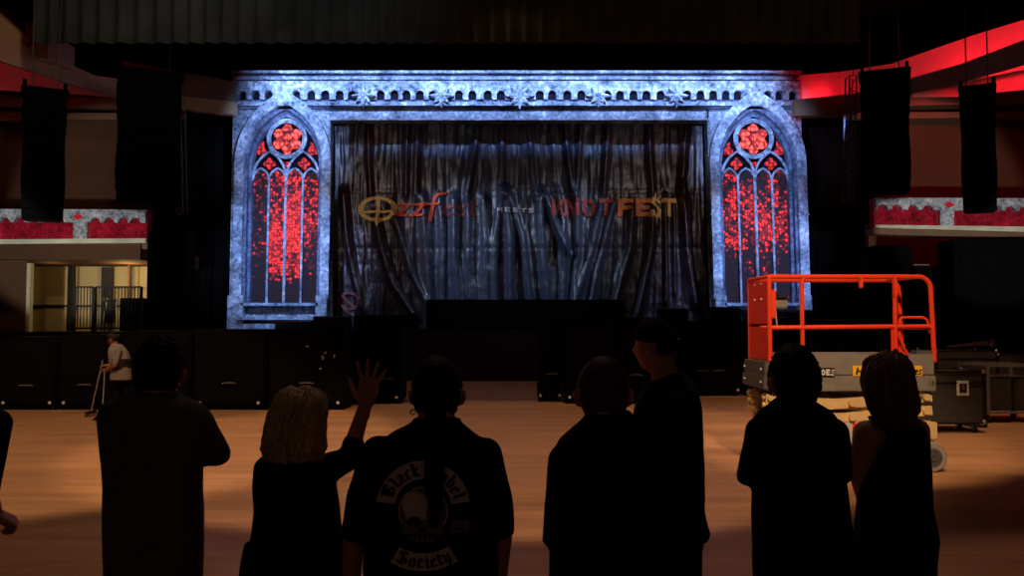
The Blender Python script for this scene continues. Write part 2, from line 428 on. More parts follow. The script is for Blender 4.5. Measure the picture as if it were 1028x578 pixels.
# black masking drapes beside the portal
def drape(name, label, x0, x1, z0, z1, Y, m='black_drape', amp=.12, wl=.5):
    xa, xb = W(x0, 300, Y).x, W(x1, 300, Y).x; n = max(8, int((xb-xa)/wl*8)); b = MB()
    for side in (0, 1):
        for k in range(n+1):
            x = xa+(xb-xa)*k/n; d = amp*math.sin(x*2*PI/wl+.9*math.sin(x*1.7))+side*.03
            b.v += [Vector((x, Y+d, z0)), Vector((x, Y+d, z1))]
    o = 2*(n+1)
    for k in range(n):
        b.f += [[2*k, 2*k+1, 2*k+3, 2*k+2], [o+2*k, o+2*k+2, o+2*k+3, o+2*k+1]]
    b.f += [[0, o, o+1, 1], [2*n, 2*n+1, o+2*n+1, o+2*n]]
    for k in range(n): b.f += [[2*k, 2*k+2, o+2*k+2, o+2*k], [2*k+1, o+2*k+1, o+2*k+3, 2*k+3]]
    return tag(b.build(name, m, smooth=True), label, 'curtain')
drape('masking_drape', 'black masking drape left of the gothic portal', 142, 243, STZ, 9.0, 30.45)
drape('masking_drape', 'black masking drape right of the gothic portal, behind the orange lift', 792, 884, STZ, 9.0, 30.5)
drape('backing_drape', 'plain black drape hanging high above the gothic portal', 150, 890, 10.4, 13, 31.4)
# pleated border hanging from the ceiling across the top of the view
b0 = drape('border_curtain', 'dark pleated border curtain hanging across the top of the hall', 28, 868, W(500, 43, 20).z, 13, 20, 'border_cloth', .07, .42)

# ceiling coves
def trim(name, pts, m, th=.35):
    """a band that runs along pts: (px, y_top, y_bottom, distance)"""
    b = MB(); rows = []
    for (x, t, u, Y) in pts:
        p, q = W(x, t, Y), W(x, u, Y); rows.append((q, p, p+Vector((0, th, 0)), q+Vector((0, th, 0))))
    n = len(rows)
    for r in rows: b.v += list(r)
    for k in range(n-1):
        for j in range(4): b.f.append([4*k+j, 4*k+(j+1) % 4, 4*k+4+(j+1) % 4, 4*k+4+j])
    b.f += [[0, 3, 2, 1], [4*n-4, 4*n-3, 4*n-2, 4*n-1]]
    return struct(b.build(name, m))
trim('trim_1', [(-60, 5, 40, 20.5), (0, 35, 61, 22), (60, 60, 81, 24), (116, 85, 98, 26), (150, 93, 105, 27.2), (235, 102, 115, 28.6)], 'beam_plaster')
trim('trim_2', [(-60, 40, 84, 24.6), (0, 60, 90, 26), (70, 72, 94, 27.4), (125, 80, 98, 28.2)], 'plaster', .1)
trim('trim_3', [(120, 60, 90, 28.1), (182, 72, 96, 28.5), (236, 82, 102, 29)], 'plaster_dimmed', .1)
trim('trim_4', [(-60, 112, 122, 27.5), (60, 113, 120, 28.3), (185, 114, 120, 28.9)], 'brown_trim', .3)
trim('trim_5', [(-60, 84, 105, 27), (60, 95, 108, 27.9), (185, 103, 110, 28.7)], 'brown_trim', .2)
trim('trim_6', [(798, 100, 116, 28.6), (856, 94, 115, 28), (916, 78, 92, 26.8), (965, 64, 82, 25), (1028, 40, 64, 22.4), (1080, 18, 47, 20.6)], 'brown_trim')
trim('trim_7', [(798, 76, 104, 29.5), (844, 72, 98, 29.2), (895, 64, 92, 27.9), (975, 36, 80, 26.2), (1080, 4, 60, 24)], 'plaster', .1)
trim('trim_8', [(916, 90, 97, 28.4), (960, 78, 97, 27.4), (1028, 55, 90, 25.4), (1090, 35, 86, 24)], 'plaster', .1)
trim('trim_9', [(850, 96, 108, 28.9), (916, 95, 106, 28.4), (1000, 92, 104, 27.6), (1090, 86, 100, 26.5)], 'brown_trim', .2)
trim('trim_10', [(850, 113, 119, 28.9), (1000, 112, 118, 28.4), (1090, 111, 118, 27.6)], 'brown_trim', .3)
trim('trim_11', [(-60, -10, 8, 21.5), (-8, 8, 30, 22.5), (28, 40, 60, 23), (48, 41, 60, 23.2), (66, 42, 66, 23.8)], 'beam_plaster', .5)
# the light that hides in each cove
def lamp(name, typ, loc, energy, rgb, **kw):
    d = bpy.data.lights.new(name, typ); d.energy = energy; d.color = rgb
    aim = kw.pop('aim', None)
    for k, v in kw.items(): setattr(d, k, v)
    o = bpy.data.objects.new(name, d); col.objects.link(o); o.location = loc
    if aim is not None: o.rotation_euler = (Vector(aim)-Vector(loc)).to_track_quat('-Z', 'Y').to_euler()
    return o
RED = (1, .012, .035)
for (x, y, Y, e) in [(960, 74, 25.5, 95), (1010, 52, 24, 100), (1050, 38, 23, 90), (905, 86, 27.2, 60), (824, 96, 28.95, 30)]:
    lamp('cove_light', 'POINT', W(x, y, Y), e, RED, shadow_soft_size=.15)
for (x, y, Y, e) in [(2, 76, 24.2, 26), (186, 101, 28.0, 2)]:
    lamp('cove_light', 'POINT', W(x, y, Y), e, RED, shadow_soft_size=.15)

# ------------------------------------------------------------------ balcony fronts with the projected gothic ribbon put into their colours
def balcony(name, x0, x1, tops, pillars, holes, Y, cut):
    """tops: y of cornice top, cornice bottom, red bottom, ledge bottom at x0 and at x1"""
    root = thing(name, None, None, W((x0+x1)/2, tops[0][3], Y)); struct(root)
    def y(k, x): return tops[0][k]+(tops[1][k]-tops[0][k])*(x-x0)/(x1-x0)
    def pr(pts, d, th): return [W(px, py, Y)+Vector((0, -d, 0)) for px, py in pts], (0, th, 0)
    b = MB()
    b.prism(*pr([(x0, y(3, x0)), (x1, y(3, x1)), (x1, y(0, x1)), (x0, y(0, x0))], 0, .3))
    struct(b.build('front_panel', 'ribbon_red', root))
    c = MB(); xs = [x0]+sorted(h for h in holes)+[x1]; prev = x0
    for h in sorted(holes):
        if h-5 > prev: c.prism(*pr([(prev, y(1, prev)), (h-5, y(1, h-5)), (h-5, y(0, h-5)), (prev, y(0, prev))], .16, .16))
        arc = [(h+5*math.cos(t), y(1, h)-5*math.sin(t)) for t in [PI*k/8 for k in range(9)]]
        c.prism(*pr([(h-5, y(0, h-5)), (h+5, y(0, h+5))]+arc, .16, .16)); prev = h+5
    c.prism(*pr([(prev, y(1, prev)), (x1, y(1, x1)), (x1, y(0, x1)), (prev, y(0, prev))], .16, .16))
    struct(c.build('cornice', 'ribbon_stone', root))
    l = MB().prism(*pr([(x0, y(3, x0)), (x1, y(3, x1)), (x1, y(2, x1)), (x0, y(2, x0))], .12, .12)); struct(l.build('ledge', 'ribbon_ledge', root))
    for p in pillars:
        q = MB().prism(*pr([(p-7, y(2, p)), (p+7, y(2, p)), (p+7, y(1, p)), (p-7, y(1, p))], .1, .1)); struct(q.build('pillar_block', 'ribbon_stone', root))
        for (r, d, m) in ((7.5, .2, 'ribbon_stone'), (5, .24, 'ribbon_red_bright')):
            cy = (y(0, p)+y(1, p))/2+1
            q = MB().prism(*pr([(p-r, cy), (p, cy+r*.62), (p+r, cy), (p, cy-r*.62)], d, d)); struct(q.build('diamond_ornament', m, root))
    s_ = MB().prism([W(x0, y(3, x0)+.2, Y), W(x1, y(3, x1)+.2, Y), W(x1, y(3, x1)+6, Y+.0), W(x0, y(3, x0)+6, Y)], (0, .5, 0))
    struct(s_.build('soffit_beam', 'brown_trim', root))
    return root
simple('ribbon_red_bright', (236, 40, 52), .9, spec=.1, var=.2)
balcony('balcony_left', -70, 148, [(210, 223, 241, 246), (211, 224, 239.5, 244)], [82, -30], [8, 22, 36, 50, 62, 98, 112, 126, 138, -4, -46, -58], 24.5, 0)
balcony('balcony_right', 877, 1095, [(199, 210.5, 226, 229), (200, 214, 228.5, 235)], [949, 1072], [884, 898, 914, 929, 970, 984, 998, 1011, 1025, 1040, 1054], 24.5, 0)

# ------------------------------------------------------------------ lit room under the left balcony
TZ = W(60, 333, 24.6).z
a0, a1 = W(-90, 300, 24.8).x, W(146, 300, 24.8).x
slab('terrace_floor', (a0, 24.4, 0), (a1, 29.1, TZ), 'stage_black')
struct(wall_piece('', -70, 27, 255, 333, 24.6, '').build('wall_terrace_left', 'brown_wall'))
struct(wall_piece('', 20, 150, 255, 340, 27.4, '').build('wall_terrace_rear', 'cream_panel'))
slab('terrace_ceiling', (a0, 24.4, W(60, 261, 24.6).z), (a1, 29, W(60, 246, 24.6).z), 'brown_wall')
def post(name, x0, x1, y0, y1, Y, m, th=.2):
    p, q = W(x0, y1, Y), W(x1, y0, Y)
    return MB().box(((p.x+q.x)/2, Y+th/2, (p.z+q.z)/2), (q.x-p.x, th, q.z-p.z), bev=.012)
def post_floor(x0, x1, y0, Y, zb, th=.2):
    p, q = W(x0, 300, Y), W(x1, y0, Y)
    return MB().box(((p.x+q.x)/2, Y+th/2, (zb+q.z)/2), (q.x-p.x, th, q.z-zb), bev=.012)
struct(post_floor(26, 30.5, 264, 24.5, TZ).build('trim_12', 'white_post'))
struct(post_floor(67, 69.5, 266, 26.9, TZ).build('trim_13', 'dark_steel'))
struct(post_floor(71.5, 73.5, 266, 26.9, TZ).build('trim_14', 'dark_steel'))
struct(MB().box((W(85, 1, 27.3).x, 27.33, W(85, 307, 27.3).z), (3.4, .1, .06)).build('trim_15', 'dark_steel'))
d = post_floor(101, 113, 268, 27.2, TZ, .12).build('door_1', 'wood_crate'); struct(d)
struct(MB().box((W(111, 1, 27.2).x, 27.16, TZ+1.0), (.05, .1, .12), bev=.01).build('door_handle', 'silver', d))
struct(post_floor(127.5, 130, 262, 26.6, TZ).build('trim_16', 'brown_trim'))
lamp('terrace_lamp', 'POINT', W(128, 276, 25.9), 48, (1, .72, .30), shadow_soft_size=.1)
lamp('terrace_lamp', 'POINT', W(52, 275, 25.8), 7, (1, .68, .36), shadow_soft_size=.12)
# railing of the terrace: two panels of close bars
def railing(x0, x1, y0, Y, label):
    r = thing('terrace_railing', label, 'railing', W((x0+x1)/2, 333, Y).xy.to_3d()+Vector((0, 0, TZ)), 'black barred railings on the left terrace')
    p, q = W(x0, 300, Y), W(x1, y0, Y); b = MB()
    for z in (q.z, TZ+.1): b.box(((p.x+q.x)/2, Y, z), (q.x-p.x, .05, .05))
    b.build('rail', 'black_paint', r)
    for x in (p.x, q.x): MB().box((x, Y, (TZ+q.z)/2), (.07, .07, q.z-TZ)).build('post', 'black_paint', r)
    g = MB(); n = int((q.x-p.x)/.09)
    for k in range(1, n): g.box((p.x+(q.x-p.x)*k/n, Y, (TZ+.1+q.z)/2), (.022, .022, q.z-TZ-.1))
    g.build('bar_infill', 'black_paint', r)
railing(75, 94, 288, 24.9, 'black barred terrace railing panel on the left, before the cream wall')
railing(96, 142, 288, 25.05, 'wider black barred terrace railing panel before the dark door')
# a folded chair leaning behind the railing
t = thing('folding_chair', 'folded pale framed chair leaning behind the left terrace railing', 'chair', Vector((W(117, 1, 25.4).x, 25.4, TZ)))
x = W(117, 1, 25.4).x
for sx_ in (-.16, .16):
    MB().tube([(x+sx_, 25.25, TZ), (x+sx_, 25.35, TZ+.5), (x+sx_*.9, 25.5, TZ+1.0)], .02, 8).build('leg', 'white_post', t)
    MB().tube([(x+sx_*.8, 25.45, TZ), (x+sx_*.8, 25.4, TZ+.55)], .018, 8).build('leg', 'white_post', t)
MB().box((x, 25.4, TZ+.45), (.34, .05, .4), bev=.02).build('seat', 'black_paint', t)
MB().box((x, 25.47, TZ+.86), (.34, .04, .22), bev=.015).build('backrest', 'black_paint', t)
# dark room below the right balcony
b0, b1 = W(872, 300, 24.8).x, W(1110, 300, 24.8).x
struct(wall_piece('', 872, 1110, 225, 345, 27.6, '').build('wall_terrace_right', 'brown_wall'))
slab('terrace_slab', (b0, 24.4, 0), (b1, 27.6, 1.5), 'stage_black')

# ================================================================== GOTHIC PORTAL
PY = 29.5
portal = thing('gothic_portal', 'grey stone gothic stage portal with two pointed red glass windows', 'stage set', (W(518, 330, PY).x, PY, STZ))
def Q(px, py, d=0): return W(px, py, PY)+Vector((0, -d, 0))
def pbase(p): return max(p.z, STZ)
def tower(m, xc, so, si, glass):
    """so/si: outer and inner edge from the window axis, in photo pixels"""
    def T(s, t, d=0):
        p = Q(xc(t)+m*s, t, d)
        if t >= 329: p.z = STZ
        return p
    def arch(w, top, spring, n=12):
        Hh = spring-top; R = (w*w+Hh*Hh)/(2*w); th = math.asin(min(1, Hh/R)); L = []
        for k in range(n+1):
            a = th*k/n; L.append((-(w) + R*(1-math.cos(a)), spring-R*math.sin(a)))
        L[-1] = (0, top)
        return L+[(-x, y) for x, y in L[::-1][1:]]
    def band(b, A, B, d0, d1):
        for k in range(len(A)-1):
            b.prism([T(*A[k], d0), T(*A[k+1], d0), T(*B[k+1], d0), T(*B[k], d0)], (0, -(d1-d0), 0))
    # body of the tower around the opening
    op = [(-38, 304)]+arch(38, 106, 165)+[(38, 304)]
    out = []
    for (s, t) in op:
        if t >= 165: out.append((so(t) if s < 0 else si(t), t))
        else:
            f = (165-t)/(165-106)
            e = so if s < 0 else si
            if f < .6: out.append((e(165-f/.6*83), 165-f/.6*83))
            else: out.append((e(82)*(1-(f-.6)/.4), 82))
    b = MB(); band(b, op, out, -.5, 0)
    b.prism([T(so(304), 304), T(si(304), 304), T(si(330), 330), T(so(330), 330)], (0, .5, 0))
    b.build('tower_wall', 'portal_stone', portal)
    MB().prism([T(-44, 100, -.45), T(44, 100, -.45), T(44, 306, -.45), T(-44, 306, -.45)], (0, .1, 0)).build('backing_panel', 'portal_hollow', portal)
    # stone arch standing proud of the wall, with its pillars and block joints
    o1 = [(-48, 300)]+arch(48, 93, 165)+[(48, 300)]; o2 = [(-39, 300)]+arch(39, 105, 165)+[(39, 300)]
    b = MB(); band(b, o1, o2, 0, .28); win = b.build('arched_window', 'portal_pale', portal)
    for sgn in (-1, 1):
        b = MB(); e = so if sgn < 0 else si
        x0, x1 = (so(300)+1.5, -36) if sgn < 0 else (36, si(300)-1)
        b.prism([T(x0, 297, .0), T(x1, 297, 0), T(x1, 330, 0), T(x0, 330, 0)], (0, -.34, 0)); b.build('pillar_foot', 'portal_pale', win); b = MB()
        b.prism([T(sgn*49, 215, .0), T(sgn*38, 215, 0), T(sgn*38, 217, 0), T(sgn*49, 217, 0)], (0, -.3, 0)); b.build('joint_block', 'portal_pale', win)
    # inner mouldings, stepped back
    i1 = [(-39, 304)]+arch(39, 105, 165)+[(39, 304)]; i2 = [(-36.5, 304)]+arch(36.5, 110.5, 165)+[(36.5, 304)]; i3 = [(-33.5, 304)]+arch(33.5, 116, 165)+[(33.5, 304)]
    b = MB(); band(b, i1, i2, -.3, .1); band(b, i2, i3, -.42, -.12); b.build('moulding', 'portal_moulding', win)
    # sill and stepped base
    b = MB()
    for (t0, t1, h, d) in ((304, 307, 38, .34), (318, 321, 41, .5), (325, 330, 46, .62)):
        b.prism([T(-h, t0), T(h, t0), T(h, t1), T(-h, t1)], (0, -d, 0))
    b.build('sill', 'portal_pale', win)
    # tracery
    tr = MB(); r1 = .042
    XS = [-33.5, -17.2, 0, 17.2, 33.5]
    for s in XS[1:4]: tr.tube([T(s, 304, -.2), T(s, 177, -.2)], r1 if s else r1*1.25, 8)
    def garch(x0, x1, top, spring, r):
        c = (x0+x1)/2; w = (x1-x0)/2
        tr.tube([T(c+x, y, -.2) for x, y in arch(w, top, spring, 8)], r, 8)
    for k in range(4): garch(XS[k], XS[k+1], 168, 180, r1)
    garch(-33.5, 0, 151, 178, r1*1.1); garch(0, 33.5, 151, 178, r1*1.1)
    for (rad, r) in ((19, .055), (16.6, .03)):
        tr.tube([T(rad*math.cos(2*PI*k/40), 138+rad*math.sin(2*PI*k/40), -.2) for k in range(41)], r, 8, cap=False)
    tr.build('tracery', 'portal_pale', win)
    # red panes
    def pane(name, pts, mm, d=-.3):
        MB().prism([T(s, t, d) for s, t in pts], (0, .04, 0)).build(name, mm, win)
    for k in range(4):
        c, w = (XS[k]+XS[k+1])/2, (XS[k+1]-XS[k])/2-.5
        pane('lancet_pane', [(XS[k]+.6, 303)]+[(c+x, y) for x, y in arch(w, 169, 180, 6)]+[(XS[k+1]-.6, 303)], glass[k])
    pane('rose_pane', [((10.6+4.6*abs(math.cos(3*a)))*math.sin(a), 138-(10.6+4.6*abs(math.cos(3*a)))*math.cos(a)) for a in [2*PI*k/60 for k in range(60)]], 'rose_glass', -.25)
    tr = MB()
    pts = [(6, -9.5), (2, -5), (6, -2), (1.5, 3), (5, 9)]
    for sg in (-1, 1): tr.tube([T(sg*x, 138+y, -.24) for x, y in pts], .028, 5)
    tr.tube([T(-3.5, 131, -.24), T(3.5, 131, -.24)], .05, 5); tr.tube([T(0, 131, -.24), T(0, 147, -.24)], .02, 5)
    tr.build('rose_leading', 'rose_lead', win)
    for s in (-17.5, 17.5):
        pane('quatrefoil_pane', [(s+(3.6+2.6*abs(math.cos(2*a)))*math.sin(a), 163-(3.6+2.6*abs(math.cos(2*a)))*math.cos(a)) for a in [2*PI*k/40 for k in range(40)]], 'small_glass', -.28)
    for s in (-26, 25.5):
        g = 1 if s < 0 else -1
        pane('side_pane', [(s+g*x, y) for x, y in ((-5, 153), (-3.5, 148), (-1, 143), (2, 140), (2.5, 146), (5.5, 151), (1, 154))], 'small_glass', -.28)
    pane('side_pane', [(-3, 161), (3, 161), (1.8, 165), (0, 168), (-1.8, 165)], 'small_glass', -.28)

zb, zt = W(285, 304, PY).z-STZ, W(285, 169, PY).z-STZ
env_c = [(0, 0), (.10, .05), (.22, .46), (.45, .56), (.8, .46), (1, .32)]
env_o = [(0, .0), (.3, .10), (.5, .22), (.8, .22), (1, .2)]
glass_mat('glass_left_1', .78, 1.4, zt, zb, env_o); glass_mat('glass_left_2', .84, 2.6, zt, zb, [(0, 0), (.12, .05), (.25, .44), (.45, .5), (.75, .42), (1, .3)])
glass_mat('glass_left_3', .80, 2.8, zt, zb, env_c); glass_mat('glass_left_4', .78, 2.0, zt, zb, [(0, .0), (.2, .1), (.5, .24), (.62, .36), (.85, .3), (1, .2)])
env_r = [(0, .0), (.2, .05), (.38, .16), (.48, .33), (.7, .36), (.82, .26), (1, .18)]
for k, (th, st) in enumerate(((.76, 2.4), (.79, 2.0), (.76, 2.6), (.74, 2.2))): glass_mat(f'glass_right_{k+1}', th, st, zt, zb, env_r)
glass_mat('rose_glass', -.5, 3.6, zt, zb, [(0, 1), (1, 1)], cell=6, rgb=(255, 70, 58)); glass_mat('small_glass', .2, 1.2, zt, zb, [(0, .1), (1, .1)], cell=8)
simple('rose_lead', (120, 20, 22), .7)
tower(1, lambda t: 285.5-(t-180)*.02, lambda t: -53.0, lambda t: 44.2+(t-73)*.016, ['glass_left_%d' % k for k in (1, 2, 3, 4)])
tower(-1, lambda t: 759.5+(t-180)*.03, lambda t: -45.5-(t-73)*.02, lambda t: 47.8, ['glass_right_%d' % k for k in (4, 3, 2, 1)])
# lintel
b = MB().prism([Q(331, 82), Q(711.5, 82), Q(711.5, 121), Q(331, 121)], (0, .5, 0)); b.build('lintel', 'portal_stone', portal)
def strip(y0, y1, d, m, name, x0=235, x1=801.5, d0=0):
    MB().prism([Q(x0, y0, d0), Q(x1, y0, d0), Q(x1, y1, d0), Q(x0, y1, d0)], (0, -(d-d0), 0)).build(name, m, portal)
strip(73.2, 75.8, .3, 'portal_pale', 'cornice', 234, 802); strip(75.8, 78.6, .1, 'portal_moulding', 'cornice')
strip(78.6, 81.5, .22, 'portal_stone', 'cornice'); strip(81.5, 83, .12, 'portal_moulding', 'cornice')
strip(91, 102, .03, 'portal_hollow', 'arcade_recess')
strip(101.5, 104.5, .12, 'portal_moulding', 'string_course'); strip(104.5, 108, .3, 'portal_stone', 'string_course'); strip(108, 110, .1, 'portal_moulding', 'string_course')
strip(119.6, 121.3, .12, 'portal_pale', 'string_course', 331, 711.5)
holes = [245.4, 258.7, 271.3, 299, 314, 327.7, 342.3, 354.4, 383, 396.8, 409, 422, 435, 461, 474.5, 490, 503, 541.6, 554, 569, 583, 609, 621.6, 635, 648, 662, 688.5, 701.8, 714.6, 727, 739, 769, 780.5, 794]
b = MB(); prev = 235
def arc_piece(pts): b.prism([Q(x, y, .03) for x, y in pts], (0, -.2, 0))
for h in holes+[None]:
    x1 = 801.5 if h is None else h-4
    if x1 > prev: arc_piece([(prev, 83), (x1, 83), (x1, 101.5), (prev, 101.5)])
    if h is None: break
    arc_piece([(h-4, 83), (h+4, 83)]+[(h+4*math.cos(a), 96.5-4*math.sin(a)) for a in [PI*k/8 for k in range(9)]]); prev = h+4
b.build('arcade', 'portal_stone', portal)
for (x, r) in ((366.5, 12), (444, 12.5), (521.7, 14.5), (599.8, 12.5), (677, 12)):
    pts = []
    for k in range(32):
        a = 2*PI*k/32; q = [1, .62, .42, .62, .84, .62, .42, .62][k % 8]
        pts.append((x+r*q*math.sin(a), 98.7-r*q*math.cos(a)))
    bb = MB().prism([Q(px, py, .2) for px, py in pts], (0, -.2, 0))
    for a in range(0, 360, 45):
        t = math.radians(a); bb.tube([Q(x, 98.7, .42), Q(x+r*.75*math.sin(t), 98.7-r*.75*math.cos(t), .42)], .035, 5)
    bb.ell(Q(x, 98.7, .42), (.09, .09, .09), seg=10)
    bb.build('cross_ornament', 'portal_pale', portal)

# ================================================================== BACKDROP
BY = 30.55
FOLDS = [  # (points top to bottom, half width in photo px, height in m)
 ([(346, 190), (348, 230), (355, 270), (363, 306)], 4, .16), ([(378, 214), (384, 250), (395, 285), (412, 310)], 4.5, .2),
 ([(392, 205), (404, 240), (414, 275), (430, 306)], 4, .16), ([(408, 190), (410, 120)], 3, .1), ([(424, 195), (428, 250), (432, 305)], 4.5, .14),
 ([(441, 195), (446, 250), (444, 305)], 4, .12), ([(455, 195), (456, 250), (460, 305)], 5, .15), ([(470, 195), (470, 260), (474, 305)], 4, .12),
 ([(485, 195), (488, 250), (487, 305)], 4.5, .14), ([(505, 190), (496, 240), (497, 305)], 4, .16), ([(507, 190), (512, 250), (513, 305)], 4.5, .2),
 ([(510, 190), (525, 240), (532, 305)], 4, .14), ([(541, 195), (544, 250), (549, 305)], 5, .17), ([(546, 192), (556, 222), (566, 246)], 4, .2),
 ([(560, 190), (568, 250), (564, 305)], 4, .12), ([(578, 195), (580, 250), (574, 305)], 4, .13), ([(603, 205), (594, 250), (578, 300)], 4.5, .16),
 ([(615, 205), (604, 250), (592, 305)], 4, .17), ([(634, 205), (631, 250), (618, 300)], 4.5, .22), ([(655, 205), (653, 250), (640, 312)], 4, .22),
 ([(667, 195), (668, 250), (668, 298)], 2.5, .16), ([(676, 200), (677, 290)], 2, .1), ([(684, 185), (688, 250), (696, 300)], 4.5, .22),
 ([(370, 121), (372, 190)], 3, .09), ([(420, 121), (418, 190)], 4, .1), ([(482, 121), (470, 190)], 4, .12), ([(505, 121), (503, 190)], 4, .1),
 ([(530, 121), (536, 190)], 4, .12), ([(566, 121), (574, 190)], 4, .13), ([(583, 121), (579, 190)], 3, .1), ([(610, 121), (606, 190)], 4, .12), ([(650, 121), (655, 190)], 3.5, .1), ([(690, 121), (684, 190)], 3.5, .1)]
def D(x, y):
    d = .05*noise.noise((x*.13, y*.012, 3.1))+.035*noise.noise((x*.32, y*.03, 7.7))+.03*noise.noise((x*.09, y*.09, 1.3))
    d += .022*math.sin(x*.46+.02*y+4*noise.noise((x*.03, y*.012, 0)))*min(1, abs(y-192)/30)
    if 192 < y: d += .018*noise.noise((x*.5, y*.22, 5))
    for pts, w, h in FOLDS:
        y0, y1 = min(pts[0][1], pts[-1][1]), max(pts[0][1], pts[-1][1])
        if y < y0-6 or y > y1+14: continue
        P = pts if pts[0][1] <= pts[-1][1] else pts[::-1]
        for p, q in zip(P, P[1:]):
            if p[1] <= y <= q[1] or (q is P[-1] and y > q[1]) or (p is P[0] and y < p[1]):
                f = (y-p[1])/(q[1]-p[1]); cx = p[0]+(q[0]-p[0])*f; break
        k = min(1, max(0, (y-y0+6)/12))*min(1, max(0, (y1+14-y)/10))
        e = (x-cx)/w
        if abs(e) < 3: d += 1.7*h*k*math.exp(-e*e*1.2)
    for sy in (192, 249):
        if abs(y-sy) < 3: d -= .03*math.exp(-((y-sy)/1.2)**2)
    return d
def BQ(x, y, lift=0): return W(x, y, BY)+Vector((0, -D(x, y)-lift, 0))
def backdrop_mat():
    m, nt, b = new_mat('backdrop_print')
    tc = N(nt, 'ShaderNodeTexCoord'); sx = N(nt, 'ShaderNodeSeparateXYZ'); nt.links.new(tc.outputs['Object'], sx.inputs[0])
    ab = N(nt, 'ShaderNodeMath', operation='ABSOLUTE'); nt.links.new(sx.outputs['X'], ab.inputs[0])
    n1 = N(nt, 'ShaderNodeTexNoise', Scale=.9, Detail=8.0, Roughness=.7); n2 = N(nt, 'ShaderNodeTexNoise', Scale=2.2, Detail=6.0, Distortion=1.2)
    for n in (n1, n2): nt.links.new(tc.outputs['Object'], n.inputs['Vector'])
    # where the print is dark red (towards both ends), else blue-black cloth
    e = N(nt, 'ShaderNodeMapRange'); e.inputs['From Min'].default_value = 2.4; e.inputs['From Max'].default_value = 5.4; nt.links.new(ab.outputs[0], e.inputs['Value'])
    ad = N(nt, 'ShaderNodeMath', operation='MULTIPLY_ADD'); ad.inputs[1].default_value = 1.3; ad.inputs[2].default_value = -.62
    nt.links.new(n1.outputs['Fac'], ad.inputs[0])
    s2 = N(nt, 'ShaderNodeMath', operation='ADD', use_clamp=True); nt.links.new(e.outputs[0], s2.inputs[0]); nt.links.new(ad.outputs[0], s2.inputs[1])
    g = ramp(nt, [(.35, lin((10, 8, 8))), (.5, lin((52, 18, 16))), (.62, lin((26, 19, 15))), (.74, lin((120, 64, 46)))])
    nt.links.new(n2.outputs['Fac'], g.inputs['Fac'])
    mx = N(nt, 'ShaderNodeMix', data_type='RGBA'); mx.inputs[6].default_value = (*lin((48, 55, 74)), 1)
    nt.links.new(s2.outputs[0], mx.inputs[0]); nt.links.new(g.outputs['Color'], mx.inputs[7]); nt.links.new(mx.outputs[2], b.inputs['Base Color'])
    b.inputs['Roughness'].default_value = .42; b.inputs['Specular IOR Level'].default_value = .8
    bp = N(nt, 'ShaderNodeBump', Strength=.35, Distance=.05); n3 = N(nt, 'ShaderNodeTexNoise', Scale=5.0, Detail=4.0)
    nt.links.new(tc.outputs['Object'], n3.inputs['Vector']); nt.links.new(n3.outputs['Fac'], bp.inputs['Height']); nt.links.new(bp.outputs['Normal'], b.inputs['Normal'])
backdrop_mat()
b = MB(); nx, ny = 430, 100; X0, X1, Ya, Yb = 328, 714, 118, 329.4
for j in range(ny+1):
    for i in range(nx+1): b.v.append(BQ(X0+(X1-X0)*i/nx, Ya+(Yb-Ya)*j/ny))
for j in range(ny):
    for i in range(nx):
        a = j*(nx+1)+i; b.f.append([a, a+1, a+nx+2, a+nx+1])
back = tag(b.build('stage_backdrop', 'backdrop_print', smooth=True, org=(W(521, 1, BY).x, BY, STZ)), 'creased blue-black cloth backdrop with festival lettering inside the portal', 'backdrop')
simple('print_gold', (250, 205, 130), .6, var=.2, scale=1.5); simple('print_red', (226, 84, 56), .6, var=.3, scale=1.5)
simple('print_faded_red', (140, 70, 66), .6, var=.4, scale=1.5); simple('print_orange', (246, 140, 84), .6, var=.25, scale=1.5)
simple('print_grey', (200, 196, 200), .6, var=.2); simple('print_wine', (160, 66, 58), .6, var=.35, scale=1.5)
def onback(a, name, m, cuts=2): a.build(name, m, back, lambda x, y: BQ(x, y, .06), cuts)
# ring with a cross, first letter of the left title
a = Art().ring((379.5, 210), (20, 12.6), (14.6, 9.4), n=48)
a.poly([(378, 199), (380, 195.5), (382, 199), (381.2, 222), (378.6, 222)]).poly([(376.5, 222), (379.8, 228.5), (383, 222)]).poly([(366, 211.6), (393, 211.6), (393, 214), (366, 214)])
onback(a, 'printed_ring', 'print_gold')
a = Art()
for x in (398, 414):
    a.poly([(x+1, 204.4), (x+16, 204.4), (x+15, 206.6), (x+1, 206.6)]).poly([(x+11, 205), (x+16, 205), (x+3, 217), (x-3, 217)]).poly([(x-3, 215), (x+12, 215), (x+11, 217.4), (x-3, 217.4)])
a.poly([(399, 207), (403, 203), (405, 206)])
a.nib([(446, 194.5), (440, 195.5), (436, 199), (434, 210), (432, 222)], 3.2, 20, 1.6).nib([(424, 205), (441, 205)], 1.6, 60, 1.4).nib([(447, 194), (452, 193)], 1.5, 0, 1)
onback(a, 'printed_letters', 'print_red')
a = Art(); k, w = blackletter('est', .22, 40, .08); a.put(k, lambda x, y: (443+x*20, 217-y*11)); onback(a, 'printed_letters', 'print_faded_red')
a, w = block('MEETS', .9, .42); a2 = Art().put(a, lambda x, y: (499+x*6.0, 213.6-y*4.4)); onback(a2, 'printed_word', 'print_grey')
def word(txt, xs, w, m):
    a = Art()
    for ch, x in zip(txt, xs):
        k, _ = block(ch, 1, 0); a.put(k, lambda px, py, x=x: (x+px*w, 217.6-py*18))
    onback(a, 'printed_letters', m)
word('KNOT', (553.5, 566.5, 583.5, 601), 14.8, 'print_wine'); word('FE', (620, 637.5), 15.6, 'print_orange'); word('T', (663.5,), 14.8, 'print_gold')
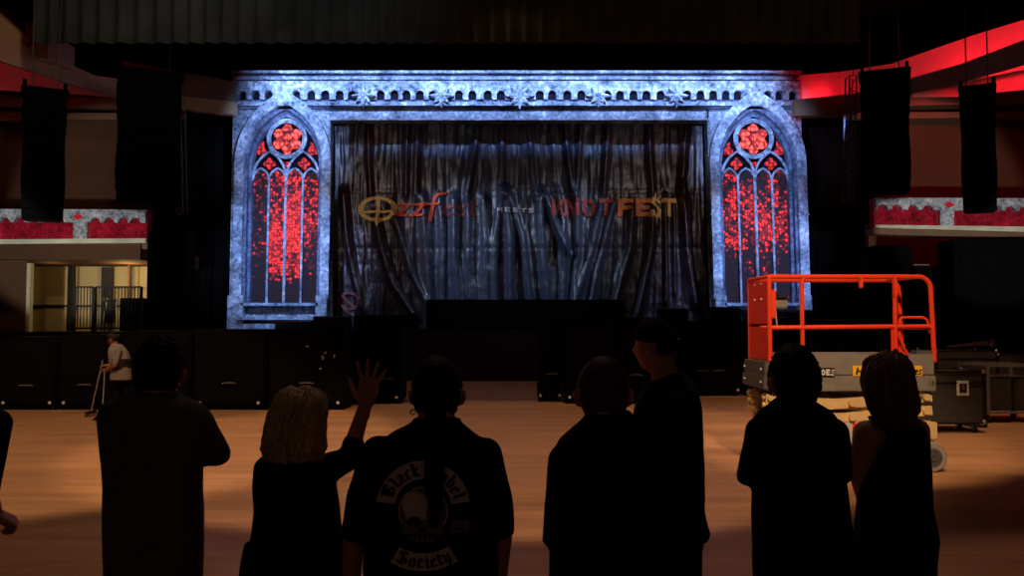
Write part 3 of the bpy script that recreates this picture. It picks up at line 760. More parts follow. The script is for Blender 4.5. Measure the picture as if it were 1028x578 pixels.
a = Art().nib([(661, 203), (656.5, 199.5), (654.5, 204), (661.5, 211), (661, 216), (656, 217.5), (653.5, 213)], 3.4, 30, 2.4)
for (x, y, u, v) in ((657, 200, 658, 192), (660, 200, 664, 196), (655, 216, 651, 220), (658, 217, 659, 227), (661, 216, 663, 221)): a.poly([(x-1.4, y), (x+1.4, y), (u, v)])
onback(a, 'printed_emblem', 'print_gold')
a = Art().ring((351, 302), (11, 9.5), (8.5, 6.5), n=30).nib([(343, 296), (357, 310)], 2, 0, 1.5).nib([(346, 311), (358, 318)], 2, 0, 1)
onback(a, 'printed_emblem', 'print_faded_red')
# ================================================================== SPEAKERS, STAGE GEAR
def array_at(label, x0, x1, ytop, ybot, Y, n, curve, yaw, name='line_array'):
    """speakers flown in a column: bumper, cabinets, chain hoists"""
    p, q = W(x0, ytop, Y), W(x1, ybot, Y); w = (q.x-p.x)*math.cos(math.radians(yaw)); cx = (p.x+q.x)/2
    r = thing(name, label, 'speakers', (cx, Y, q.z)); r.rotation_euler.z = math.radians(yaw)
    MB().box((cx, Y+.1, p.z+.06), (w*1.06, .95, .10), bev=.02).box((cx-w*.45, Y+.1, p.z+.17), (.08, 1.0, .14)).box((cx+w*.45, Y+.1, p.z+.17), (.08, 1.0, .14)).build('bumper_frame', 'black_matte', r)
    h = (p.z-q.z)/n
    for k in range(n):
        z = p.z-h*(k+.5); a = curve*(k/(n-1))**1.8; yy = Y+a*.6; ww = w*(.97+.03*math.sin(k))
        b = MB(); t = a*.35
        # wedge cabinet, front baffle tilted down towards the hall
        f0, f1 = Y-.28+a*.5+t*.2, Y-.28+a*.8+t*.2
        b.hexa([Vector((cx-ww/2, f1, z-h*.47)), Vector((cx+ww/2, f1, z-h*.47)), Vector((cx+ww*.42, yy+.55, z-h*.4)), Vector((cx-ww*.42, yy+.55, z-h*.4))],
               [Vector((cx-ww/2, f0, z+h*.47)), Vector((cx+ww/2, f0, z+h*.47)), Vector((cx+ww*.42, yy+.55, z+h*.42)), Vector((cx-ww*.42, yy+.55, z+h*.42))])
        cab = b.build('cabinet', 'black_matte', r)
        g = MB().hexa([Vector((cx-ww*.46, f1-.02, z-h*.40)), Vector((cx+ww*.46, f1-.02, z-h*.40)), Vector((cx+ww*.46, f1+.01, z-h*.40)), Vector((cx-ww*.46, f1+.01, z-h*.40))],
                      [Vector((cx-ww*.46, f0-.02, z+h*.40)), Vector((cx+ww*.46, f0-.02, z+h*.40)), Vector((cx+ww*.46, f0+.01, z+h*.40)), Vector((cx-ww*.46, f0+.01, z+h*.40))])
        g.build('grille', 'black_matte', cab)
    for s in (-.3, .3):
        MB().tube([(cx+w*s, Y+.1, p.z+.1), (cx+w*s, Y+.1, 13)], .015, 6).tube([(cx+w*s, Y+.1, 10.6), (cx+w*s, Y+.1, 11.0)], .09, 10).build('chain_hoist', 'dark_steel', r)
    return r
array_at('large black speaker column flown left of the portal', 118, 181, 77, 205, 22, 11, .2, 23)
array_at('large black speaker column flown right of the portal', 863, 915, 77, 194, 22, 11, .2, -24)
array_at('smaller black speaker column flown at far left, bottom curving inward', 23, 65, 96, 220, 19.5, 12, .5, 29)
array_at('smaller black speaker column flown at far right over the balcony', 963, 1002, 93, 211, 19.5, 12, .5, -29)
def lattice(label, x0, x1, xb0, xb1, yt, yb, Y):
    r = thing('lattice_truss', label, 'truss', W((xb0+xb1)/2, yb, Y)); ch = MB(); br = MB()
    A, B, A2, B2 = W(x0, yt, Y), W(x1, yt, Y), W(xb0, yb, Y), W(xb1, yb, Y); n = 8
    for p, q in ((A, A2), (B, B2)):
        ch.tube([p, q], .022, 6).tube([p+Vector((0, .3, 0)), q+Vector((0, .3, 0))], .022, 6)
    for k in range(n+1):
        f = k/n; p, q = A.lerp(A2, f), B.lerp(B2, f); br.tube([p, q], .014, 5)
        if k < n: br.tube([q, A.lerp(A2, f+1/n)], .012, 5)
        br.tube([p, p+Vector((0, .3, 0))], .012, 5)
    ch.build('chord', 'truss_grey', r); br.build('brace', 'truss_grey', r)
    MB().tube([(A+B)/2, Vector(((A+B).x/2, Y, 13))], .012, 6).build('hanging_cable', 'dark_steel', r)
simple('truss_grey', (86, 92, 104), .5, .4)
lattice('thin grey lattice truss hanging beside the left speaker column', 174, 181, 177, 184, 76, 214, 23.5)
lattice('thin grey lattice truss hanging beside the right speaker column', 853, 860, 850, 857, 76, 202, 23.5)

simple('silver_paint', (150, 146, 140), .4, .2)
def subwoofer(x0, x1, ytop, Y, label, group=None, handles=(.5,), cast=True, z0=0.0, dep=.95, logo=False):
    p, q = W(x0, ytop, Y), W(x1, ytop, Y); w = q.x-p.x; cx = (p.x+q.x)/2; zt_ = p.z
    r = thing('subwoofer', label, 'speaker', (cx, Y+dep/2, z0), group)
    cz = .07 if cast else 0
    MB().box((cx, Y+dep/2, (z0+cz+zt_)/2), (w*.985, dep, zt_-z0-cz), bev=.02).build('cabinet', 'black_grille', r)
    m = MB(); nseg = 1
    for k in range(nseg):
        a = z0+cz+(zt_-z0-cz)*k/nseg; c = (zt_-z0-cz)/nseg
        m.box((cx, Y-.012, a+c/2), (w*.92, .035, c*.9), bev=.012)
    m.build('grille', 'black_grille', r)
    for f in handles:
        hx = p.x+w*f; hz = z0+(zt_-z0)*.34
        MB().box((hx, Y-.035, hz), (.15, .03, .028), bev=.01).tube([(hx-.14, Y-.05, hz-.03), (hx-.14, Y-.08, hz), (hx+.14, Y-.08, hz), (hx+.14, Y-.05, hz-.03)], .011, 6).build('handle', 'silver_paint', r)
    if cast:
        for sx_ in (-.4, .4): MB().cyl((cx+sx_*w, Y-.035, z0+.16), .034, .02, 'Y', 14).build('painted_glint', 'pale_glint', r)  # pale disc painted in for each caster glint
        for sx_ in (-.4, .4):
            for sy_ in (.08, dep-.12):
                x = cx+sx_*w; b = MB().cyl((x, Y+sy_, z0+.055), .055, .04, 'X', 16)
                cst = b.build('caster', 'rubber', r)
                MB().box((x, Y+sy_, z0+.12), (.09, .09, .025)).box((x-.028, Y+sy_, z0+.085), (.008, .05, .08)).box((x+.028, Y+sy_, z0+.085), (.008, .05, .08)).build('bracket', 'pale_glint', cst)
    return r
YL = 1.86*F/(411-HZ); YR = 1.86*F/(397-HZ)
for (x0, x1, t, Y, lab, h) in [
    (-58, -2, 336, YL, 'black bass speaker cabinet at the left end of the left floor row', (.5,)),
    (0, 58, 338, YL, 'black bass speaker cabinet by the hall wall, second in the left row', (.5,)),
    (60, 120, 336, YL, 'black bass speaker cabinet just behind the sweeping cleaner', (.45,)),
    (122, 193, 332, YL, 'black bass speaker cabinet right behind the man with bushy hair', (.5,)),
    (195, 268, 331, YL, 'tall black bass speaker cabinet under the left gothic window', (.5,)),
    (270, 348, 331, YL, 'tall black bass speaker cabinet behind the blonde woman', (.5,)),
    (350, 404, 330, 1.86*F/(405-HZ), 'black bass speaker cabinet behind the raised hand, end of left row', (.75,)),
    (540, 564, 320, 1.86*F/(403-HZ), 'narrow black bass speaker cabinet at the middle gap, right row', (.6,)),
    (566, 622, 318.5, 1.86*F/(405-HZ), 'black bass speaker cabinet right of the gap with a bright top edge', ()),
    (624, 680, 318.5, 1.86*F/(405-HZ), 'black bass speaker cabinet behind the man in the cap', (.25,)),
    (682, 746, 322, YR, 'black bass speaker cabinet just left of the orange lift', (.36, .6)),
    (748, 830, 322, YR, 'black bass speaker cabinet hidden behind the left end of the orange lift', (.5,)),
    (832, 930, 322, YR, 'black bass speaker cabinet behind the right half of the orange lift', (.5,))]:
    sub_ = subwoofer(x0, x1, t, Y, lab, 'bass speakers on the floor before the stage', h)
    if x0 == 270:   # pale scraps painted in for white glints on the grille
        for (x, y, dx, dz, a) in ((308.5, 347.5, .09, .035, .2), (326.5, 354, .05, .06, .6), (324, 359, .07, .09, -.4), (335.5, 357.5, .035, .08, .1), (321.5, 370, .05, .04, .7)):
            c = W(x, y, Y-.035); R_ = Matrix.Rotation(a, 3, 'Y')
            MB().prism([c+R_@Vector((u*dx/2, 0, v*dz/2)) for u, v in ((-1, -1), (.6, -.8), (1, .9), (-.5, 1))], (0, .008, 0)).build('glint_scrap', 'pale_glint', sub_)
def stage_box(x0, x1, y0, Y, label, cat='box', name='stage_box', dep=.8, zb=STZ, m='black_paint', wedge=False):
    p, q = W(x0, y0, Y), W(x1, y0, Y); w = q.x-p.x; cx = (p.x+q.x)/2
    r = thing(name, label, cat, (cx, Y+dep/2, zb))
    if wedge:
        P = [Vector((p.x, Y, zb)), Vector((p.x, Y+dep, zb)), Vector((p.x, Y+dep, zb+.12)), Vector((p.x, Y+dep*.55, p.z)), Vector((p.x, Y+.05, p.z-.03))]
        MB().prism(P, (w, 0, 0)).build('cabinet', m, r)
    else:
        MB().box((cx, Y+dep/2, (zb+p.z)/2), (w, dep, p.z-zb), bev=.02).build('body', m, r)
        MB().box((cx, Y-.01, (zb+p.z)/2), (w*.94, .03, (p.z-zb)*.8), bev=.01).build('front_panel', 'black_grille', r)
        MB().tube([(cx-.12, Y-.03, zb+(p.z-zb)*.6), (cx-.1, Y-.06, zb+(p.z-zb)*.6), (cx+.1, Y-.06, zb+(p.z-zb)*.6), (cx+.12, Y-.03, zb+(p.z-zb)*.6)], .012, 6).build('handle', 'dark_steel', r)
    return r
stage_box(428, 627, 300.5, 28.3, 'long black riser standing at the centre of the stage edge', 'riser', 'stage_riser', 1.2, m='black_matte')
stage_box(355, 418, 316, 28.0, 'black flight case on the stage left of the long riser', 'case', 'flight_case')
stage_box(314, 350, 317, 27.8, 'low black wedge monitor at the foot of the left gothic window', 'speaker', 'wedge_monitor', .7, wedge=True)
stage_box(276, 312, 322, 27.8, 'flatter black wedge monitor under the left gothic window sill', 'speaker', 'wedge_monitor', .6, wedge=True)
stage_box(662, 691, 309.5, 28.2, 'small black flight case on the stage right of the long riser', 'case', 'flight_case', .6)
stage_box(714, 744, 308, 27.9, 'black amplifier case at the foot of the right gothic window', 'case', 'amplifier_case', .6)
stage_box(747, 822, 311, 27.9, 'low black case row before the right gothic window, seen through the lift', 'case', 'flight_case', .5)

# heaps of gear in the dark at the right
def road_case(x0, x1, ytop, ybase, label, name='road_case', dep=.75, latch=None, frame=None, m='case_black', Y=None):
    Y = Y or CAMH*F/(ybase-HZ); p, q = W(x0, ytop, Y), W(x1, ytop, Y); w = q.x-p.x; cx = (p.x+q.x)/2; h = p.z
    r = thing(name, label, 'case', (cx, Y+dep/2, 0)); cz = .17
    MB().box((cx, Y+dep/2, (cz+h)/2), (w, dep, h-cz), bev=.015).build('body', m, r)
    e = MB()
    for sx_ in (-1, 1):
        for yy in (Y, Y+dep): e.box((cx+sx_*w/2, yy, (cz+h)/2), (.035, .035, h-cz))
    for z in (cz, h-.19, h):
        for yy in (Y, Y+dep): e.box((cx, yy, z), (w, .03, .03))
        for sx_ in (-1, 1): e.box((cx+sx_*w/2, Y+dep/2, z), (.03, dep, .03))
    e.build('edge_trim', 'dark_steel' if not frame else frame, r)
    c = MB()
    for sx_ in (-1, 1):
        for yy in (Y, Y+dep):
            for z in (cz+.02, h): c.ell((cx+sx_*w/2, yy, z), (.04, .04, .04), seg=10)
    c.build('ball_corner', 'silver', r)
    if latch:
        a, b_ = W(latch[0], latch[2], Y), W(latch[1], latch[3], Y); lc = (a+b_)/2
        L = MB().box((lc.x, Y-.008, lc.z), (b_.x-a.x, .015, a.z-b_.z), bev=.006).build('latch_plate', 'pale_glint', r)
        MB().box((lc.x, Y-.02, lc.z), ((b_.x-a.x)*.6, .012, (a.z-b_.z)*.62)).build('recess', 'black_paint', L)
        MB().box((lc.x, Y-.03, lc.z+.02), (.05, .02, .09), bev=.008).build('butterfly_latch', 'silver', L)
    for sx_ in (-1, 1):
        for yy in (Y+.1, Y+dep-.1):
            x = cx+sx_*(w/2-.12)
            k = MB().cyl((x, yy, .065), .065, .045, 'X', 18).build('caster', 'rubber', r)
            MB().box((x, yy, .155), (.1, .1, .02)).box((x-.032, yy, .1), (.008, .06, .11)).box((x+.032, yy, .1), (.008, .06, .11)).cyl((x, yy, .065), .035, .05, 'X', 12).build('fork', 'silver', k)
    return r
simple('case_black', (60, 59, 56), .55, var=.25)
road_case(898, 987, 373, 434, 'black road case with silver latch plate standing right of the orange lift', latch=(960, 972.5, 382, 397), dep=.7)
# steel trolley at the right edge
simple('trolley_steel', (150, 145, 138), .45, .4)
Yt = CAMH*F/(424-HZ); p, q = W(991, 366, Yt), W(1046, 366, Yt)
t = thing('steel_trolley', 'grey steel frame trolley holding black bins at the right edge', 'trolley', ((p.x+q.x)/2, Yt+.5, 0))
fr = MB(); cx = (p.x+q.x)/2; w = q.x-p.x; h = p.z
for sx_ in (-1, 1):
    for yy in (Yt, Yt+1.0): fr.box((cx+sx_*w/2, yy, (h+.16)/2), (.05, .05, h-.16))
    for z in (.2, h*.62, h-.02): fr.box((cx+sx_*w/2, Yt+.5, z), (.04, 1.0, .04))
for yy in (Yt, Yt+1.0):
    for z in (.2, h-.02): fr.box((cx, yy, z), (w, .04, .04))
fr.build('frame', 'trolley_steel', t)
for k in range(2): MB().box((cx+(k-.5)*w*.5, Yt+.5, .21+(h-.3)*.42), (w*.45, .9, (h-.3)*.8), bev=.03).build('bin', 'case_black', t)
for sx_ in (-1, 1):
    for yy in (Yt+.05, Yt+.95): MB().cyl((cx+sx_*w/2, yy, .08), .08, .05, 'X', 18).build('caster', 'rubber', t)
# small rack before it
Yk = 15.3; p, q = W(975, 370, Yk), W(988, 370, Yk)
t = thing('ladder_rack', 'dark narrow ladder rack between the road case and the trolley', 'rack', ((p.x+q.x)/2, Yk+.3, 0))
for x in (p.x, q.x):
    for yy in (Yk, Yk+.6): MB().box((x, yy, p.z/2), (.045, .045, p.z)).build('upright', 'dark_steel', t)
for z in (.12, .35, .6, .85, p.z-.03): MB().box(((p.x+q.x)/2, Yk+.3, z), (q.x-p.x, .62, .03)).build('shelf', 'dark_steel', t)
# taller dark cases behind, with stands lying on top
road_case(940, 1000, 352, 405, 'low dark road case behind the silver latched case', dep=.9)
road_case(1002, 1075, 356, 404, 'dark road case at the far right behind the steel trolley', dep=.9)
Ys = CAMH*F/(405-HZ)+.3
zz = W(960, 352, Ys).z
t = thing('stand_bundle', 'bundle of folded black stands lying on the dark case', 'stands', W(965, 352, Ys))
for k in range(5):
    x0, x1 = W(942+4*k, 1, Ys).x, W(988+3*k, 1, Ys).x
    MB().tube([(x0, Ys+.1*k, W(1, 351, Ys).z+.06), (x1, Ys+.1*k, W(1, 349-(3+2*k % 5), Ys).z)], .03, 8).ell((x1, Ys+.1*k, W(1, 350-(3+2*k % 5), Ys).z), (.09, .06, .07), seg=10).build('folded_stand', 'black_paint', t)
for (x0, x1, yt_, Y, lab) in [(878, 915, 246, 23.8, 'tall black amplifier rack under the right balcony'), (957, 1075, 240, 22.6, 'very tall black case stack at far right below the balcony'),
                              (918, 955, 268, 23.8, 'black gear rack with thin bars given a glow under the right balcony')]:
    p, q = W(x0, yt_, Y), W(x1, yt_, Y); cx = (p.x+q.x)/2; w = q.x-p.x
    t = thing('gear_rack', lab, 'rack', (cx, Y+.45, 0))
    MB().box((cx, Y+.45, p.z/2), (w, .9, p.z), bev=.03).build('body', 'black_matte', t)
    for k in range(5): MB().box((cx, Y-.015, p.z*(k+.5)/5), (w*.9, .03, p.z*.17), bev=.01).build('rack_panel', 'black_matte', t)
    if x0 == 918:
        emissive('bar_glow', (210, 205, 180), .10); emissive('lamp_glow', (255, 250, 235), 3.5)
        for (a, b_, c_, d_) in ((917, 932, 264.5, 266), (919, 930, 259.5, 261)):
            u, v = W(a, c_, Y), W(b_, d_, Y); MB().box(((u.x+v.x)/2, Y-.03, p.z+.02+(u.z-v.z)), (v.x-u.x, .03, .03)).build('glow_bar', 'bar_glow', t)  # glow added to thin bars, no screens there
        u = W(946, 266, Y); MB().ell((u.x, Y+.1, p.z+.05), (.05, .05, .05), seg=10).build('indicator_lamp', 'lamp_glow', t)
t = thing('tall_case', 'tall black case standing under the left balcony beside the drape', 'case', (W(165, 1, 24).x, 24.4, 0))
p, q = W(148, 232, 23.9), W(186, 232, 23.9)
MB().box(((p.x+q.x)/2, 24.3, p.z/2), (q.x-p.x, .8, p.z), bev=.03).build('body', 'black_matte', t)
for k in range(4): MB().box(((p.x+q.x)/2, 23.88, p.z*(k+.5)/4), ((q.x-p.x)*.9, .03, p.z*.2), bev=.01).build('front_panel', 'black_grille', t)

stage_box(120, 142, 299, 25.9, 'black crate standing on the left terrace behind the railing', 'crate', 'black_crate', .7, zb=TZ, m='black_matte')
# red rag and bright lamp at the upper left corner
t = tag(drape('hanging_cloth', 'small red cloth hanging at the upper left corner', 19, 31, W(1, 47, 21.6).z, W(1, 21, 21.6).z, 21.6, 'red_cloth', .05, .2), None, 'cloth')

# ================================================================== SCISSOR LIFT
LY = 10.7; LS = F/LY
A, B_ = W(771.5, 300, LY).x, W(938, 300, LY).x; LW = .94; LXC = (A+B_)/2; LL = B_-A
def lz(y, Y=LY): return W(800, y, Y).z
lift = thing('scissor_lift', 'orange railed scissor lift with grey platform parked on the dance floor', 'lift', (LXC, LY+LW/2, 0))
ZR, ZM, ZT, ZB = lz(277.5), lz(329), lz(362), lz(393)
yf, yb = LY+.03, LY+LW-.03; xl, xr = A+.02, B_-.03; rt = .028
z0_, z1_ = ZB, ZT
b = MB().box((LXC, LY+LW/2, (z0_+lz(377))/2), (LL, LW, lz(377)-z0_), bev=.012).box((LXC, LY+LW/2, lz(366)), (LL-.03, LW-.02, .26), bev=.01)
b.build('platform', 'lift_grey', lift)
MB().box((LXC+.0, LY+LW/2, z1_+.005), (LL-.06, LW-.06, .05), bev=.01).build('toe_board', 'lift_white', lift)
e = MB().box((A-.02, LY+LW/2, lz(371)), (.08, LW+.02, .2), bev=.01).box((A-.035, LY+LW/2, lz(384)), (.09, LW+.06, .17), bev=.01); e.build('end_plate', 'lift_grey_dark', lift)
for yy in (LY+.1, LY+LW-.1):
    for z in (lz(371), lz(384)): MB().cyl((A-.085, yy, z), .022, .02, 'X', 10).build('bolt_head', 'silver', lift)
def rail(name, pts, r=rt, m='orange_paint'): return MB().tube(pts, r, 10, cap='round').build(name, m, lift)
def arcpts(c, r, a0, a1, axis='xz', n=6):
    return [(c[0]+r*math.cos(math.radians(a0+(a1-a0)*k/n)), c[1], c[2]+r*math.sin(math.radians(a0+(a1-a0)*k/n))) for k in range(n+1)]
for yy in (yf, yb):
    rail('top_rail', [(xl, yy, ZT), (xl, yy, ZR-.0)]+[(xl+.01, yy, ZR), (xr-.15, yy, ZR)]+arcpts((xr-.15, yy, ZR-.15), .15, 90, 4)+[(xr+.03, yy, ZT)], rt*1.08)
    rail('mid_rail', [(xl, yy, ZM), (xr, yy, ZM+.02)])
    if yy == yb: continue
    rail('post', [(W(801.5, 1, LY).x, yy, ZT), (W(801.5, 1, LY).x, yy, ZR-.06), (W(801.5, 1, LY).x+.04, yy, ZR)])
    rail('post', [(W(893.5, 1, LY).x, yy, ZT), (W(893.5, 1, LY).x, yy, ZR)])
rail('end_rail', [(xl, yf, ZR), (xl, yb, ZR)]); rail('end_rail', [(xr-.16, yf, ZR), (xr-.16, yb, ZR)]); rail('end_rail', [(xr, yf, ZM), (xr, yb, ZM)])
gx0, gx1 = W(899.5, 1, LY).x, W(928, 1, LY).x; gz = lz(318.5)
rail('gate_loop', [(gx0, yf+.05, ZT), (gx0, yf+.05, gz-.06)]+arcpts((gx0+.06, yf+.05, gz-.06), .06, 180, 90)+arcpts((gx1-.08, yf+.05, gz-.08), .08, 90, 20)+[(gx1+.02, yf+.05, ZM-.05)], .018)
for k, (xa, za, zb2) in enumerate(((W(891, 1, LY).x, ZM, lz(356)), (W(902, 1, LY).x, lz(345), lz(360)))):
    MB().box((xa, yf+.02, (za+zb2)/2), (.03, .03, za-zb2), bev=.006).build('gate_post', 'orange_paint', lift)
MB().tube([(W(893, 1, LY).x, yf-.02, ZM-.02), (W(905, 1, LY).x, yf-.02, lz(357))], .016, 8).build('gate_brace', 'orange_paint', lift)
for (x, y0, y1) in ((859.5, 279, 289), (893.5, 280, 298)):
    xx = W(x, 1, LY).x; MB().box((xx, yf-.02, (lz(y0)+lz(y1))/2), (.045, .05, lz(y0)-lz(y1)), bev=.008).build('rail_clamp', 'orange_paint', lift)
# orange end sheet with slots
yc_ = LY+LW/2
zs = lz(326)
MB().box((xl-.01, yc_, (ZR-.05+zs+.01)/2), (.02, LW-.1, ZR-.05-zs-.01), bev=.004).build('end_sheet', 'orange_paint', lift)
MB().box((xl-.01, yc_, (zs-.03+ZT)/2), (.02, LW-.1, zs-.03-ZT), bev=.004).build('end_sheet', 'orange_paint', lift)
for yy in (yc_-.17, yc_+.12):
    for z in (lz(284), lz(300)): MB().cyl((xl-.025, yy, z), .014, .02, 'X', 10).build('bolt_head', 'silver', lift)
MB().box((xl+.05, yf+.02, lz(305)), (.07, .05, .36), bev=.01).build('hinge_plate', 'orange_paint', lift)
# control box with its lever and lead on the left end of the rail
cb = W(784, 304.5, LY+.1)
k = MB().box((cb.x, LY+.16, cb.z), (.17, .14, .13), bev=.015).build('control_box', 'lift_grey', lift)
MB().box((cb.x-.02, LY+.1, cb.z+.08), (.2, .1, .04), bev=.012).tube([(cb.x-.15, LY+.12, cb.z+.2), (cb.x-.06, LY+.12, cb.z+.13), (cb.x+.02, LY+.12, cb.z+.08)], .024, 8).build('control_lever', 'rubber', k)
MB().tube([(cb.x-.05, LY+.16, cb.z-.06), (cb.x-.05, LY+.14, cb.z-.2), (cb.x-.04, LY+.1, ZM-.07)], .012, 8).build('control_lead', 'tyre_grey', k)
# small grey charger box at the right end of the deck
MB().box((W(925, 1, LY).x, LY+.15, ZT+.06), (.24, .2, .13), bev=.01).build('toolbox', 'lift_grey_dark', lift)
# scissor arms folded flat: near and far stacks
def arm(x0, z0a, x1, z1a, yy, th=.15, m='lift_cream', t=.05):
    d = Vector((x1-x0, 0, z1a-z0a)); n = Vector((-d.z, 0, d.x)).normalized()*th/2; q0, q1 = Vector((x0, yy, z0a)), Vector((x1, yy, z1a))
    k = MB().prism([q0-n, q1-n, q1+n, q0+n], (0, t, 0)).build('scissor_arm', m, lift)
    for f in (.04, .5, .96):
        c = q0.lerp(q1, f); MB().cyl((c.x, yy-.02, c.z), .045, .05, 'Y', 14).build('pivot_pin', 'lift_cream', k)
    return k
xa, xb_ = A+.03, B_-.02
for yy in (LY+.07, LY+LW-.14):
    arm(xa, lz(411), xb_, lz(398.5), yy, .125); arm(xa, lz(401), xb_, lz(413), yy+.06, .125)
    arm(xa, lz(426), xb_, lz(412.5), yy, .12); arm(xa, lz(415), xb_, lz(428), yy+.06, .12)
for (z) in (lz(399), lz(407), lz(415)):
    for yy in (LY+.06, LY+LW-.2):
        b = MB().prism([(A-.03, yy, z-.05), (A+.14, yy-.0, z-.11), (A+.14, yy, z-.03), (A-.03, yy, z+.05)], (0, .12, 0)); b.cyl((A+.02, yy-.02, z-.01), .035, .05, 'Y', 14); b.cyl((A-.04, yy+.06, z), .03, .04, 'X', 12)
        b.build('arm_bracket', 'lift_cream', lift)
# chassis
MB().box((LXC, LY+LW/2, (lz(452)+lz(424))/2), (LL-.04, LW-.1, lz(424)-lz(452)), bev=.02).build('chassis', 'lift_white', lift)
MB().box((B_-.05, LY+.04, (lz(441)+lz(424))/2), (.12, .06, .22), bev=.01).build('chassis_bracket', 'lift_cream', lift)
MB().box((W(855, 1, LY).x, LY+.045, lz(428)), (.12, .02, .07)).build('warning_plate', 'orange_paint', lift)
MB().box((LXC, LY+LW/2, lz(458)), (LL-.5, LW-.25, .12), bev=.02).build('pothole_guard', 'dark_steel', lift)
for x in (W(927, 1, LY).x, A+.2):
    for yy in (LY+.055, LY+LW-.055):
        r = .185
        wl = MB().tube([(x, yy-.06, r), (x, yy-.045, r), (x, yy+.045, r), (x, yy+.06, r)], [r*.9, r, r, r*.9], 32).build('wheel', 'tyre_grey', lift)
        sg = -1 if yy < LY+.4 else 1
        MB().cyl((x, yy+sg*.06, r), r*.62, .02, 'Y', 24).build('wheel_disc', 'lift_grey_dark', wl)
        g = MB().cyl((x, yy+sg*.075, r), .045, .03, 'Y', 14)
        for k in range(5): g.cyl((x+.08*math.cos(k*1.257), yy+sg*.072, r+.08*math.sin(k*1.257)), .012, .02, 'Y', 8)
        g.build('hub', 'silver', wl)
# plates and writing on the near side
def plate(x0, x1, y0, y1, name, m, lift_=.012):
    p, q = W(x0, y1, LY), W(x1, y0, LY)
    return MB().box(((p.x+q.x)/2, LY-.006, (p.z+q.z)/2), (q.x-p.x, .012, q.z-p.z), bev=.004).build(name, m, lift)
sg_ = plate(856, 925.5, 367, 377.5, 'sign_plate', 'sign_yellow')
def onlift(a, name, m, parent, px, py, sx, sy, slant=0):
    a2 = Art().put(a, lambda x, y: (px+(x+slant*y)*sx, py-y*sy))
    a2.build(name, m, parent, lambda x, y: Vector((W(x, y, LY).x, LY-.0145, W(x, y, LY).z)))
k, w = block('HO', .95, .12); onlift(k, 'sign_lettering', 'ink_black', sg_, 858.5, 376, 7.2, 7, .2)
def lower(txt):
    """rounded lower-case letters for the sign"""
    G = {'r': [[(.15,0),(.15,1)], [(.15,.7),(.35,1),(.6,.92)]], 'v': [[(.05,1),(.35,0),(.65,1)]], 'i': [[(.2,0),(.2,1)], [(.2,1.3),(.2,1.42)]],
         'c': [[(.62,.85),(.35,1),(.1,.5),(.35,0),(.62,.15)]], 'e': [[(.1,.5),(.65,.55),(.4,1),(.1,.5),(.35,0),(.62,.12)]], 's': [[(.6,.88),(.3,1),(.15,.75),(.55,.3),(.35,0),(.1,.12)]]}
    a = Art(); x = 0
    for ch in txt:
        for q in G[ch]: a.nib([(x+px, py) for px, py in q], .2, 35, .17)
        x += .45 if ch == 'i' else .8
    return a
onlift(lower('rvices'), 'sign_lettering', 'ink_black', sg_, 904.5, 375.8, 4.6, 5, .15)
# round sticker with outlined capitals
st = plate(823.5, 838, 369, 378.5, 'sticker', 'ink_black')
k, w = block('OES', .8, .2); onlift(k, 'sticker_lettering', 'sticker_white', st, 824.2, 376.6, 4.8, 6)
k, w = block('LIFTS', .8, .3); 
k, w = block('10', .7, .3); onlift(k, 'number_marking', 'ink_black', lift, 932, 386.5, 3, 4.5)
k, w = block('155', .7, .3)
a2 = Art().put(k, lambda x, y: (918+x*2.9, 402.8-y*5-x*.25)); a2.build('number_marking', 'ink_black', lift, lambda x, y: Vector((W(x, y, LY+.07).x, LY+.066, W(x, y, LY+.07).z)))
# ================================================================== PEOPLE
def remesh(mb, name, voxel, m, parent, org, smooth=4, fn=None):
    """one continuous surface grown around overlapping solids"""
    me = bpy.data.meshes.new('tmp'); me.from_pydata([v-org for v in mb.v], [], mb.f)
    bm = bmesh.new(); bm.from_mesh(me); bmesh.ops.recalc_face_normals(bm, faces=bm.faces); bm.to_mesh(me); bm.free()
    t = bpy.data.objects.new('tmp', me); col.objects.link(t)
    r = t.modifiers.new('r', 'REMESH'); r.mode = 'VOXEL'; r.voxel_size = voxel; r.use_smooth_shade = True
    if smooth: s_ = t.modifiers.new('s', 'SMOOTH'); s_.factor = .5; s_.iterations = smooth
    dg = bpy.context.evaluated_depsgraph_get()
    out = bpy.data.meshes.new_from_object(t.evaluated_get(dg)); out.name = name
    bpy.data.objects.remove(t); bpy.data.meshes.remove(me)
    if fn:
        nrm = [v.normal.copy() for v in out.vertices]
        for v, n_ in zip(out.vertices, nrm): v.co += n_*fn(v.co)
    out.polygons.foreach_set('use_smooth', [True]*len(out.polygons))
    return link(name, out, m, parent, org)
def cloth_noise(seed, a=.006, s=9, sz=5):
    return lambda p: a*noise.noise((p.x*s+seed, p.y*s, p.z*sz))+a*.5*noise.noise((p.x*s*2.5, p.y*s*2.5+seed, p.z*s*1.3))

